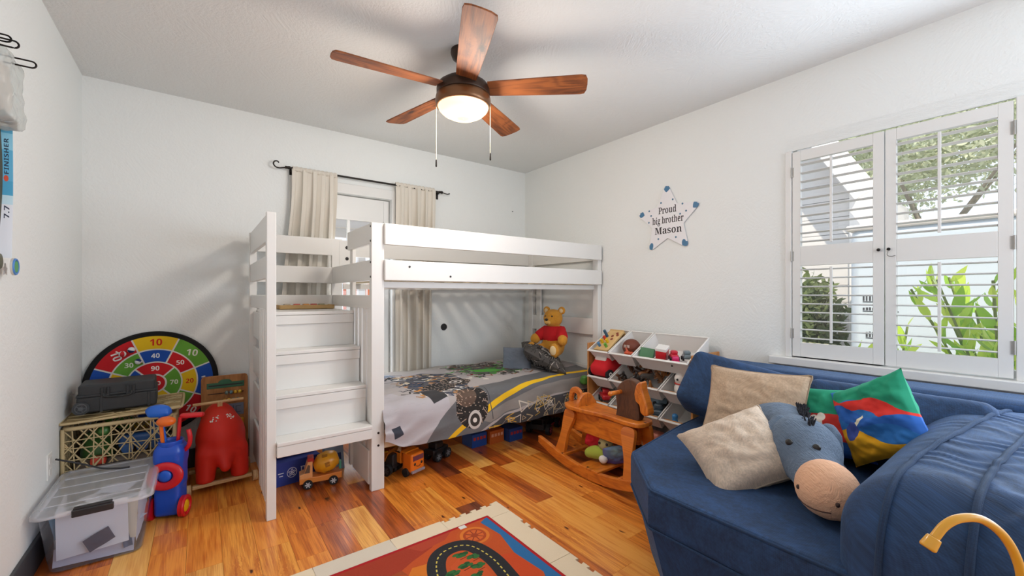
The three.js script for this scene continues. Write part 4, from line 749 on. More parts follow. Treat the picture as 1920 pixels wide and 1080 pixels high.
// toy golf bag with clubs
{
  const blue = plastic(0x1450c4), red = plastic(0xd6131f), yel = plastic(0xf5b90f), org = plastic(0xf0701a);
  const t = thing('toy_golf_bag', 'blue and red plastic toy golf bag on yellow-hubbed wheels', 'toy', [-0.122, 0, -2.80], -0.35);
  part(t, 'bag_body', sdfMesh(p => Math.min(dBox(p, [0, 0.13, 0.0], [0.058, 0.12, 0.05], 0.02), smin(dBox(p, [0, 0.245, -0.005], [0.062, 0.11, 0.052], 0.03), dBox(p, [0, 0.33, -0.005], [0.05, 0.045, 0.045], 0.02), 0.04)), [-0.09, 0, -0.08], [0.09, 0.39, 0.08], 0.008), blue);
  part(t, 'bag_mouth', lathe([[0.046, 0.36], [0.052, 0.366], [0.054, 0.385], [0.05, 0.39], [0.044, 0.385], [0.042, 0.36]], 28).translate(0, 0, -0.005), blue);
  part(t, 'pocket_ring', new THREE.TorusGeometry(0.052, 0.021, 14, 40).scale(1.12, 0.95, 0.6).rotateX(-0.1).translate(0, 0.225, 0.062), red, 'red ring pocket');
  part(t, 'pocket_button', sph(0.03, [0, 0.225, 0.06], [1, 1, 0.45], 22), plastic(0x1a63d8));
  part(t, 'strap', tube([[0.062, 0.33, 0], [0.085, 0.36, 0.01], [0.09, 0.40, 0.012], [0.082, 0.44, 0.01]], 0.011, { seg: 30 }), red);
  for (const s of [-1, 1]) { const w = part(t, 'wheel', join([cyl(0.052, 0.052, 0.02, [s * 0.07, 0.052, 0.03], 'x', 32), new THREE.TorusGeometry(0.045, 0.009, 10, 32).rotateY(Math.PI / 2).translate(s * 0.078, 0.052, 0.03)]), red); part(w, 'hub_cap', sph(0.03, [s * 0.079, 0.052, 0.03], [0.3, 1, 1], 20), yel); }
  part(t, 'foot', bx(-0.045, 0.045, 0, 0.02, -0.06, 0.0, 0.006), blue);
  const club = (label, m, x, z, tx, tz, h, head) => { const c = thing('toy_golf_club', label, 'toy', [-0.122, 0, -2.80], -0.35, 'clubs in the toy golf bag'); part(c, 'shaft', stick([x, 0.27, z], [tx, h, tz], 0.0085, 12), m); part(c, 'club_head', head.translate(tx, h, tz), m); };
  club('orange toy golf club with a round head standing in the golf bag', org, -0.02, 0.015, -0.03, 0.03, 0.49, sdfMesh(p => dEll(p, [0.028, 0.008, 0.012], [0.042, 0.026, 0.028]), [-0.03, -0.04, -0.04], [0.09, 0.05, 0.06], 0.006));
  club('blue toy golf club with a lime-edged head lying towards the basket', plastic(0x1766cf), -0.015, -0.02, -0.055, -0.02, 0.525, sdfMesh(p => smin(dEll(p, [-0.008, 0.018, 0], [0.055, 0.03, 0.032]), dBox(p, [0.0, 0.0, 0], [0.045, 0.012, 0.025], 0.01), 0.02), [-0.09, -0.03, -0.05], [0.07, 0.07, 0.05], 0.006));
  club('red toy golf club with a long flat head beside the red rocker', red, 0.02, -0.01, 0.035, -0.015, 0.50, sdfMesh(p => dBox(p, [0.05, 0.005, -0.01], [0.055, 0.013, 0.018], 0.012), [-0.03, -0.03, -0.05], [0.13, 0.04, 0.03], 0.006));
}
// red ride-on animal on a wooden rocker frame
{
  const red = phys(0xe02814, { roughness: 0.55, sheen: 0.3 });
  const t = thing('rocking_animal', 'red rubber hopping animal with white dots on a wooden base, seen from behind', 'ride-on toy', [0.105, 0, -3.10], 0.07);
  const hide = p => {
    let d = dEll(p, [0, 0.275, -0.02], [0.126, 0.16, 0.15]);
    d = smin(d, dEll(p, [0, 0.36, -0.13], [0.085, 0.1, 0.09]), 0.06);
    for (const s of [-1, 1]) { d = smin(d, dCap(p, [s * 0.075, 0.2, 0.06], [s * 0.085, 0.07, 0.075], 0.056, 0.046), 0.04); d = smin(d, dCap(p, [s * 0.07, 0.2, -0.12], [s * 0.08, 0.07, -0.13], 0.05, 0.043), 0.04); }
    d = smin(d, dCap(p, [0, 0.19, 0.1], [0.005, 0.135, 0.145], 0.04, 0.026), 0.05);
    return Math.max(d, 0.052 - p[1]);
  };
  part(t, 'rubber_body', sdfMesh(hide, [-0.17, 0.03, -0.26], [0.17, 0.49, 0.2], 0.0085), red);
  const dots = [], r = mulberry(8); for (const s of [-1, 1]) for (let i = 0; i < 13; i++) { const a = s * (0.22 + 0.5 * r()), b = 0.95 + 0.3 * r(); const d = V(Math.sin(a) * Math.cos(b) * 1.6, Math.sin(b), Math.cos(a) * Math.cos(b)); d.normalize(); let q = 0.1; for (let n = 0; n < 40; n++) q -= hide([d.x * q, 0.29 + d.y * q, d.z * q]) * 0.8; dots.push(sph(0.0042, [d.x * q, 0.29 + d.y * q, d.z * q], [1, 1, 1], 8)); }
  part(t, 'dot_print', join(dots), mat(0xf3efe8, { roughness: 0.7 })).userData.kind = 'stuff';
  const wd = mat(0xffffff, { map: woodTex(128, 512, [226, 190, 140], [196, 152, 100], 71, { knots: 0 }), roughness: 0.55 });
  part(t, 'rear_axle', bx(-0.15, 0.145, 0.032, 0.052, 0.085, 0.115, 0.006), wd); part(t, 'front_axle', bx(-0.15, 0.145, 0.032, 0.052, -0.18, -0.15, 0.006), wd);
  for (const s of [-1, 1]) { part(t, 'side_bar', bx(s * 0.1 - 0.014, s * 0.1 + 0.014, 0.03, 0.05, -0.16, 0.09, 0.004), wd); }
  for (const s of [-1, 1]) for (const z of [0.1, -0.165]) part(t, 'wheel', cyl(0.031, 0.031, 0.024, [s * 0.163 - 0.003, 0.031, z], 'x', 28), wd);
  part(t, 'handle_post', bx(-0.013, 0.013, 0.40, 0.475, -0.09, -0.07, 0.003), wd);
  part(t, 'handle_bar', cyl(0.009, 0.009, 0.26, [-0.005, 0.475, -0.08], 'x', 14), wd);
}
// busy board leaning on the wall
{
  const t = thing('busy_board', 'wooden activity board with beads leaning on the wall behind the red rocker', 'toy', [0.135, 0.004, ZB + 0.105]);
  t.rotation.x = -0.075;
  const wd = mat(0xffffff, { map: woodTex(256, 512, [196, 136, 76], [150, 94, 48], 55, { knots: 0 }), roughness: 0.6 });
  const bg = ext(shapeOf([[-0.13, 0], [0.13, 0], [0.13, 0.575], [0.126, 0.59], [0.115, 0.598], [-0.115, 0.598], [-0.126, 0.59], [-0.13, 0.575]]), 0.018, 0.002); { const uv = bg.attributes.uv; for (let i = 0; i < uv.count; i++) uv.setXY(i, uv.getX(i) * 3, uv.getY(i) * 1.6); }
  part(t, 'board', bg, wd);
  part(t, 'green_track', join([bx(-0.1, 0.108, 0.515, 0.552, 0.018, 0.022, 0.002), sdfMesh(p => dEll(p, [0.0, 0.552, 0.019], [0.04, 0.022, 0.006]), [-0.06, 0.52, 0], [0.06, 0.59, 0.04], 0.006)]), flat(0x2e6a4a));
  part(t, 'track_slot', bx(-0.09, 0.1, 0.53, 0.538, 0.0215, 0.0235), black);
  for (const [y, cs] of [[0.482, ['#7d8f86', '#6f8f9a', '#e3b12a', '#eac23a']], [0.432, ['#e0a020', '#ecc638', '#7d8f86', '#6a8890']]]) { part(t, 'bead_wire', cyl(0.0025, 0.0025, 0.2, [0.005, y, 0.034], 'x', 8), darkMetal); cs.forEach((c, i) => part(t, 'bead', sph(0.0125, [0.008 + i * 0.025 + (y < .45 ? -0.012 : 0), y, 0.034], [0.9, 1, 1], 14), plastic(c))); }
  part(t, 'maze_plate', bx(-0.085, 0.105, 0.325, 0.405, 0.018, 0.024, 0.003), flat(0x7d8598));
  const mz = []; for (const [a, b] of [[[-0.07, 0.35], [-0.02, 0.35]], [[-0.02, 0.335], [-0.02, 0.38]], [[-0.02, 0.37], [0.03, 0.37]], [[0.012, 0.345], [0.012, 0.395]], [[0.045, 0.335], [0.045, 0.39]], [[0.06, 0.385], [0.09, 0.385]], [[0.06, 0.385], [0.06, 0.345]], [[0.06, 0.345], [0.09, 0.345]]]) mz.push(plate([...a, 0.0245], [...b, 0.0245], 0.004, 0.002, V(0, 0, 1)));
  part(t, 'maze_line', join(mz), black);
  part(t, 'yellow_block', bx(0.015, 0.105, 0.225, 0.305, 0.018, 0.034, 0.01), plastic(0xe0a018));
}
// things hanging on the left wall at the edge of the picture
{
  const wire = darkMetal, t = thing('medal_hanger', 'black wire medal hanger with long loop hooks on the left wall', 'hanger');
  const loop = (z, y, len) => { const pts = []; const h = 0.011; pts.push([X0, y - h, z], [X0 + len - h, y - h, z]); for (let i = 0; i <= 8; i++) { const a = -Math.PI / 2 + i / 8 * Math.PI; pts.push([X0 + len - h + h * Math.cos(a), y + h * Math.sin(a), z]); } pts.push([X0, y + h, z]); return tube(pts, 0.0028, { seg: 50, tension: 0.1 }); };
  part(t, 'back_plate', bx(X0, X0 + 0.006, 1.93, 2.08, -2.16, -1.7, 0.001), wire);
  for (const [z, y, l] of [[-2.13, 1.936, 0.105], [-1.98, 1.932, 0.1], [-2.08, 1.985, 0.06]]) part(t, 'wire_loop', loop(z, y, l), wire);
  const b = thing('plastic_bag', 'crinkled clear plastic bag hanging from the wire loop', 'bag', [X0 + 0.032, 1.945, -2.115]);
  part(b, 'film', sdfMesh(p => dBox(p, [0.0, -0.115, 0.0], [0.026 + 0.012 * clamp(-p[1] / 0.2), 0.12, 0.085], 0.02) + 0.012 * noise(p[0] * 30, p[1] * 22, p[2] * 26), [-0.06, -0.27, -0.13], [0.07, 0.03, 0.13], 0.008), phys(0xe9ecea, { transmission: 0.6, thickness: 0, roughness: 0.25, ior: 1.3 }));
  part(b, 'bib_cloth', sdfMesh(p => dBox(p, [0, -0.12, 0.01], [0.012, 0.09, 0.06], 0.01) + 0.01 * noise(p[0] * 30, p[1] * 20, p[2] * 20), [-0.04, -0.24, -0.09], [0.04, -0.01, 0.1], 0.009), mat(0xd9c6b8, { roughness: 0.9 }));
  part(b, 'dark_edge', bx(-0.02, 0.02, -0.215, -0.2, -0.06, 0.06, 0.004), mat(0x35423a));
  const ribTex = canvasTex(128, 1024, (c) => { const g = ['#5fb2d8', '#8fd0ea', '#4aa6cf', '#c7e6f2', '#e9eef6']; c.fillStyle = g[0]; c.fillRect(0, 0, 128, 1024); c.fillStyle = g[1]; c.fillRect(0, 60, 128, 130); c.fillStyle = g[2]; c.fillRect(0, 430, 128, 110); c.fillStyle = g[3]; c.fillRect(0, 540, 128, 100); c.fillStyle = g[4]; c.fillRect(0, 610, 128, 414); c.save(); c.translate(86, 372); c.rotate(-Math.PI / 2); c.fillStyle = '#1c2f4a'; c.font = 'bold 62px sans-serif'; c.fillText('FINISHER', -10, 0); c.restore(); c.fillStyle = '#d5543a'; c.beginPath(); c.arc(60, 410, 24, 0, 7); c.fill(); c.save(); c.translate(94, 720); c.rotate(-Math.PI / 2); c.fillStyle = '#26324a'; c.font = 'bold 74px sans-serif'; c.fillText('7.7', 0, 0); c.restore(); });
  const m = thing('race_medal', 'light blue finisher ribbon with a round medal at the picture edge', 'medal', [X0 + 0.03, 0, -2.205]);
  const rib = grid(4, 30, (u, v) => [lerp(-0.027, 0.002, u) + 0.002 * Math.sin(v * 5), lerp(1.735, 1.275, v), 0.004 * Math.sin(v * 6) - 0.006 * u]); { const uv = rib.attributes.uv; for (let i = 0; i < uv.count; i++) uv.setY(i, 1 - uv.getY(i)); }
  part(m, 'ribbon', rib, mat(0xffffff, { map: ribTex, roughness: 0.6, side: THREE.DoubleSide }));
  part(m, 'clasp', bx(-0.006, 0.006, 1.73, 1.755, -0.04, 0.0, 0.002), mat(0x55534f, { metalness: 0.7, roughness: 0.4 }));
  part(m, 'medal_disc', join([cyl(0.03, 0.03, 0.006, [0.006, 1.245, -0.002], 'x', 36)]), mat(0xd8d4cc, { metalness: 0.5, roughness: 0.35 }));
  part(m, 'medal_face', join([cyl(0.02, 0.02, 0.003, [0.0105, 1.245, -0.002], 'x', 30)]), flat(0x4f9a58)); part(m, 'medal_band', new THREE.TorusGeometry(0.0255, 0.004, 8, 30).rotateY(Math.PI / 2).translate(0.0095, 1.245, -0.002), flat(0x4f86c8));
  const d = thing('medal_ribbon', 'dark olive medal ribbon hanging beside the light blue one', 'medal', [X0 + 0.006, 0, -2.17]);
  part(d, 'ribbon', grid(4, 30, (u, v) => [0.006 * Math.sin(v * 4), lerp(1.74, 1.285, v), lerp(0.0, -0.03, u)]), mat(0x4b4a3c, { roughness: 0.7, side: THREE.DoubleSide }));
  part(d, 'medal_disc', cyl(0.026, 0.026, 0.005, [0.002, 1.262, -0.016], 'x', 30), mat(0x6b6a52, { metalness: 0.6, roughness: 0.4 }));
  part(d, 'star_cutout', ext(shapeOf([...Array(10)].map((_, i) => { const a = i * Math.PI / 5, r = i % 2 ? 0.009 : 0.022; return [r * Math.sin(a), r * Math.cos(a)]; })), 0.003).rotateY(Math.PI / 2).translate(0.004, 1.235, -0.055), mat(0xe7e7ea, { roughness: 0.4 }));
}
// ---------------------------------------------------------------- sofa under the window
const denimTex = dataTex(512, 512, (u, v) => { const n = tileNoise(u, v, 90) * 0.5 + tileNoise(u, v, 34, 5) * 0.5 + tileNoise(u, v, 8, 2) * 0.5, w = 0.05 * Math.sin(v * 6.2832 * 128) + 0.04 * Math.sin(u * 6.2832 * 128); const k = 1 + 0.28 * n + w; return [31 * k, 59 * k, 95 * k]; });
const denim = phys(0xffffff, { map: rep(denimTex, 1.6), roughness: 0.85, sheen: 0.6, sheenRoughness: 0.45, sheenColor: new THREE.Color(0x6f93bd), bumpMap: rep(fabricBump, 6), bumpScale: 0.0008 });
{
  const t = thing('sofa', 'navy blue slipcovered sofa with an angled corner under the window', 'sofa');
  const poly = (ins) => [[1.285 + ins, 0.02], [1.285 + ins, -0.90 + ins * 0.4], [1.525 + ins * 0.7, -1.157 + ins], [2.06, -1.245 + ins], [2.66, -1.30 + ins], [2.66, 0.02]];
  const slab = (ins, y0, y1, b) => { const g = ext(shapeOf(poly(ins).map(([x, z]) => [x, -z])), y1 - y0, b, { bs: 4 }); return g.rotateX(-Math.PI / 2).translate(0, y0, 0); };
  part(t, 'base', (() => { const g = slab(0.012, 0.012, 0.31, 0.012), p = g.attributes.position; for (let i = 0; i < p.count; i++) { const k = 1 - p.getY(i) / 0.31, cx = 2.0, cz = -0.4; p.setX(i, lerp(p.getX(i), cx, k * 0.09)); if (p.getZ(i) < -0.5) p.setZ(i, lerp(p.getZ(i), cz, k * 0.09)); } g.computeVertexNormals(); return g; })(), denim);
  part(t, 'seat_cushion', slab(0, 0.305, 0.452, 0.022), denim);
  const edge = (y, ins) => tube([...poly(ins)].map(([x, z]) => [x, y, z]).flatMap((p, i, a) => i < a.length - 1 ? [0, 0.04, 0.33, 0.66, 0.96].map(k => p.map((c, j) => lerp(c, a[i + 1][j], k))) : [p]), 0.0045, { seg: 160, tension: 0.05, radial: 6 });
  part(t, 'piping', edge(0.446, 0.004), denim); part(t, 'piping', edge(0.312, 0.0), denim);
  part(t, 'back_frame', bx(2.44, 2.69, 0.02, 0.745, -1.30, 0.25, 0.05), denim);
  // big slipcovered arm
  const armD = p => {
    const bulge = 0.025 * Math.sin(clamp((p[1]) / 0.7) * 2.6);
    let d = dBox(p, [1.90, 0.36, -0.125], [0.66 + bulge * 0.4, 0.358, 0.215 + bulge], 0.17);
    const top = smooth(0.45, 0.7, p[1]) * smooth(-0.30, -0.2, p[2]) * smooth(0.08, -0.08, p[2]);
    d += top * 0.0042 * Math.sin(p[0] * 80 + 9 * noise(p[0] * 5, p[2] * 9) + p[2] * 30) * (0.6 + noise(p[0] * 8, p[2] * 3, 4));
    return d + 0.006 * noise(p[0] * 5, p[1] * 5, p[2] * 5);
  };
  part(t, 'arm', sdfMesh(armD, [1.15, -0.01, -0.42], [2.62, 0.78, 0.2], 0.012), denim);
  const trace = (zs) => { const pts = [], zAt = (x, y) => x < 1.6 ? lerp(zs[0], zs[1], clamp(y / 0.7)) : lerp(zs[1], zs[2], (x - 1.6) / 0.9); const go = (o, d) => { let q = 0; for (let n = 0; n < 80; n++) { const e = armD(o.map((c, k) => c + d[k] * q)); q -= e * 0.9; if (Math.abs(e) < 1e-4) break; } if (armD(o) < -0.02 && q > 0 && q < 0.6) pts.push(o.map((c, k) => c + d[k] * (q + 0.004))); };
    for (let y = 0.03; y < 0.44; y += 0.04) go([1.6, y, zAt(1.5, y)], [-1, 0, 0]); for (let a = 0; a <= 12; a++) { const b = Math.PI - a / 12 * Math.PI / 2; go([1.6, 0.45, zAt(1.5, 0.45 + 0.25 * a / 12)], [Math.cos(b), Math.sin(b), 0]); } for (let x = 1.66; x < 2.5; x += 0.06) go([x, 0.5, zAt(x, 0.7)], [0, 1, 0]); return tube(pts, 0.0075, { seg: 180, radial: 7 }); };
  part(t, 'piping', trace([-0.30, -0.24, -0.12]), denim); part(t, 'piping', trace([-0.15, -0.105, -0.03]), denim);
  // back cushions
  for (const [z0, z1, k] of [[-1.305, -0.73, 0], [-0.72, -0.14, 1]]) {
    const g = sdfMesh(p => dBox(p, [0, 0.155, 0], [0.105, 0.158, (z1 - z0) / 2], 0.045) - 0.018 * (1 - (p[2] / ((z1 - z0) / 2)) ** 2) * (1 - ((p[1] - 0.155) / 0.16) ** 2) + 0.004 * noise(p[0] * 9, p[1] * 9, p[2] * 9 + k * 4), [-0.16, -0.03, -(z1 - z0) / 2 - 0.03], [0.16, 0.45, (z1 - z0) / 2 + 0.03], 0.012);
    g.rotateZ(-0.62); const c = part(t, 'back_cushion', g, denim); c.position.set(2.15, 0.492 - k * 0.03, (z0 + z1) / 2);
    if (!k) { c.rotation.y = 0.08; c.rotation.x = 0.17; }
  }
}
// cushions on the sofa
const linen = (c, s) => phys(0xffffff, { map: dataTex(256, 256, (u, v) => { const k = 1 + 0.10 * tileNoise(u, v, 60, s) + 0.06 * Math.sin(u * 6.2832 * 60) * Math.sin(v * 6.2832 * 60) + 0.04 * tileNoise(u, v, 9, s + 3); return c.map(q => q * k); }), roughness: 0.95, bumpMap: rep(fabricBump, 4), bumpScale: 0.0012 });
function cushion(label, geo, m, pos, rot, seam) {
  const t = thing('sofa_cushion', label, 'cushion', pos); t.rotation.set(rot[1], rot[0], rot[2], 'YXZ');
  part(t, 'cover', geo, m); if (seam) part(t, 'seam', tube(seam.map(p => [...p, 0]), 0.0035, { closed: true, seg: 120, radial: 6 }), m);
  return t;
}
const sq = (w, h, c = 0.07) => { const o = []; for (let i = 0; i < 40; i++) { const s = Math.floor(i / 10), k = (i % 10) / 10 * 2 - 1, b = 1 - c * (1 - k * k); const p = [[k, -b], [b, k], [-k, b], [-b, -k]][s]; o.push([p[0] * w / 2, p[1] * h / 2]); } return o; };
cushion('upright beige linen cushion leaning on the blue sofa back', pillow(0.43, 0.35, 0.13, { seed: 21, wrinkle: 0.007 }), linen([190, 164, 138], 1), [2.06, 0.625, -0.875], [-1.5, -0.42, 0.02], sq(0.43, 0.35));
cushion('smaller cream cushion lying slumped at the front of the sofa seat', pillow(0.35, 0.31, 0.19, { seed: 33, wrinkle: 0.008, edge: 0.4, pinch: 0.1 }), linen([208, 188, 168], 2), [1.665, 0.54, -0.755], [-1.22, -0.85, 0.62], sq(0.35, 0.31, 0.1));
{
  const tex = canvasTex(512, 512, (c) => {
    const W = 512; c.fillStyle = '#2b6fb6'; c.fillRect(0, 0, W, W); c.translate(256, 256); c.rotate(0.4); c.scale(1.15, 1.15); c.translate(-256, -256);
    const wave = (y0, y1, col) => { c.fillStyle = col; c.beginPath(); c.moveTo(0, y0); for (let x = 0; x <= W; x += 16) c.lineTo(x, y0 + 26 * Math.sin(x / 62 + y0)); c.lineTo(W, y1); for (let x = W; x >= 0; x -= 16) c.lineTo(x, y1 + 26 * Math.sin(x / 62 + y1)); c.closePath(); c.fill(); };
    wave(-60, 190, '#1f8f6c'); wave(170, 246, '#d8342c'); wave(236, 300, '#2a62b4'); wave(360, 600, '#e9a91c');
    c.fillStyle = '#3b4f9c'; c.beginPath(); c.ellipse(170, 352, 46, 56, 0.4, 0, 7); c.fill(); c.fillStyle = '#efe6c8'; c.beginPath(); c.moveTo(190, 300); c.lineTo(240, 250); c.lineTo(250, 262); c.lineTo(206, 318); c.closePath(); c.fill();
  });
  const pm = mat(0xffffff, { map: tex, roughness: 0.95 });
  cushion('colourful cushion with green, red, blue and yellow wavy bands standing on its corner', pillow(0.30, 0.30, 0.12, { seed: 41, wrinkle: 0.012 }), pm, [2.06, 0.675, -0.43], [-2.05, -0.2, 0.55], null);
  const tex2 = canvasTex(256, 256, (c) => { c.fillStyle = '#1f8f6c'; c.fillRect(0, 0, 256, 256); c.fillStyle = '#c8342c'; c.fillRect(0, 110, 256, 146); c.fillStyle = '#efe6d8'; c.beginPath(); c.arc(80, 130, 15, 0, 7); c.arc(104, 122, 15, 0, 7); c.fill(); c.fillRect(78, 124, 30, 40); c.fillStyle = '#2a62b4'; c.fillRect(0, 205, 256, 60); });
  cushion('green and red cushion mostly hidden behind the banded one', pillow(0.28, 0.3, 0.12, { seed: 45 }), mat(0xffffff, { map: tex2, roughness: 0.95 }), [2.15, 0.605, -0.595], [-1.6, -0.42, 0.15], null);
}
// plush donkey lying on the seat
{
  const t = thing('plush_donkey', 'grey-blue plush donkey with a peach muzzle lying on the sofa seat', 'soft toy');
  const f = p => {
    let d = dEll(p, [2.02, 0.555, -0.76], [0.16, 0.115, 0.13]);
    d = smin(d, dCap(p, [1.95, 0.585, -0.70], [1.80, 0.585, -0.60], 0.1, 0.1), 0.06);
    d = smin(d, dEll(p, [1.76, 0.582, -0.575], [0.108, 0.1, 0.112]), 0.05);
    d = smin(d, dCap(p, [1.72, 0.562, -0.55], [1.60, 0.54, -0.475], 0.085, 0.068), 0.04);
    for (const [a, b] of [[[2.05, 0.49, -0.62], [1.92, 0.475, -0.53]], [[1.92, 0.5, -0.83], [1.74, 0.482, -0.76]]]) d = smin(d, dCap(p, a, b, 0.055, 0.045), 0.03);
    return d + 0.0022 * noise(p[0] * 110, p[1] * 110, p[2] * 110);
  };
  const grey = phys(0x5c6b7e, { roughness: 1, sheen: 0.5, sheenColor: new THREE.Color(0xb8c8da), bumpMap: rep(fur, 5), bumpScale: 0.003 });
  part(t, 'plush_body', sdfMesh(f, [1.48, 0.44, -0.95], [2.22, 0.74, -0.36], 0.0085), grey);
  const muz = p => { let d = dEll(p, [1.575, 0.545, -0.452], [0.083, 0.08, 0.082]); d = smin(d, dEll(p, [1.548, 0.53, -0.437], [0.07, 0.062, 0.075]), 0.04); return d + 0.0018 * noise(p[0] * 110, p[1] * 110, p[2] * 110); };
  part(t, 'muzzle', sdfMesh(muz, [1.44, 0.43, -0.56], [1.68, 0.64, -0.33], 0.0075), phys(0xdcab8a, { roughness: 1, sheen: 0.4, bumpMap: rep(fur, 5), bumpScale: 0.002 }), 'peach muzzle');
  const onMuz = (y, z) => { let x = 1.4; for (let i = 0; i < 80; i++) x += muz([x, y, z]) * 0.8; return [x, y, z]; };
  for (const [y, z] of [[0.545, -0.505], [0.535, -0.40]]) part(t, 'nostril', sph(0.0075, onMuz(y, z), [0.7, 1, 0.8], 10), mat(0x3a2620));
  part(t, 'mouth', tube([-0.508, -0.49, -0.465, -0.44, -0.415].map((z, i) => onMuz(0.505 - 0.006 * Math.sin(i / 4 * Math.PI), z)), 0.0022, { seg: 20, radial: 5 }), mat(0x4a2c22));
  const onHead = (y, z) => { let x = 1.4; for (let i = 0; i < 120; i++) x += f([x, y, z]) * 0.7; return [x, y, z]; };
  for (const [y, z] of [[0.628, -0.585], [0.632, -0.505]]) part(t, 'eye', sph(0.0125, onHead(y, z), [0.7, 1, 1], 14), plastic(0x15110f));
  const ear = (a, b, c) => sdfMesh(p => { const d1 = dCap(p, a, b, 0.028, 0.042), d2 = dCap(p, b, c, 0.042, 0.016); return Math.max(smin(d1, d2, 0.03), Math.abs((p[2] - a[2]) * 0.8 - (p[0] - a[0]) * 0.25) - 0.03); }, a.map((v, i) => Math.min(v, b[i], c[i]) - 0.06), a.map((v, i) => Math.max(v, b[i], c[i]) + 0.06), 0.008);
  part(t, 'ear', ear([1.79, 0.655, -0.665], [1.70, 0.58, -0.685], [1.62, 0.488, -0.66]), grey); part(t, 'ear', ear([1.83, 0.65, -0.52], [1.80, 0.57, -0.47], [1.74, 0.50, -0.44]), grey);
  const mane = [], r = mulberry(3); for (let i = 0; i < 90; i++) { const k = i / 90, c = [lerp(1.98, 1.74, k), lerp(0.678, 0.675, k), lerp(-0.66, -0.55, k)]; mane.push(stick([c[0], c[1] - 0.02, c[2]], [c[0] + (r() - .5) * 0.04, c[1] + 0.018 + 0.012 * r(), c[2] + (r() - .5) * 0.04], 0.007, 5, 0.002)); }
  part(t, 'mane', join(mane), mat(0x26262c, { roughness: 1 }), 'dark tufted mane');
}
// yellow gooseneck pipe in front of the sofa arm
{
  const at = (x, y, dep) => { const u = (x - 960) / 780; return [(0.6 + 0.8 * u) * dep, 1.15 + (551 - y) / 780 * dep, (-0.8 + 0.6 * u) * dep]; };
  const yel = phys(0xe0a22c, { roughness: 0.35, clearcoat: 0.3 });
  const t = thing('gooseneck_pipe', 'yellow plastic gooseneck pipe with a flared nozzle in front of the sofa arm', 'toy');
  const a = at(1752, 1008, 0.66), b = at(1772, 985, 0.66), c = at(1800, 972, 0.66), d = at(1840, 974, 0.66), e = at(1880, 1003, 0.66), f = at(1907, 1050, 0.66), g = at(1918, 1110, 0.66);
  part(t, 'pipe', tube([a, b, c, d, e, f, g, [g[0] + 0.003, g[1] - 0.12, g[2]], [g[0] + 0.005, 0.3, g[2]], [g[0] + 0.005, 0.03, g[2]]], 0.0064, { seg: 160, radial: 16 }), yel);
  const n = V(...at(1738, 1028, 0.66)), A = V(...a), nl = A.distanceTo(n);
  part(t, 'nozzle', lathe([[0.006, 0], [0.0088, 0], [0.0106, 0.0015], [0.0108, 0.004], [0.0094, nl - 0.002], [0.0086, nl], [0.006, nl]], 32).applyQuaternion(new THREE.Quaternion().setFromUnitVectors(V(0, 1, 0), A.clone().sub(n).normalize())).translate(n.x, n.y, n.z), yel);
  part(t, 'foot', lathe([[0.001, 0], [0.085, 0], [0.088, 0.006], [0.08, 0.018], [0.03, 0.028], [0.016, 0.04], [0.012, 0.06], [0.001, 0.06]], 36).translate(g[0] + 0.005, 0, g[2]), yel);
}
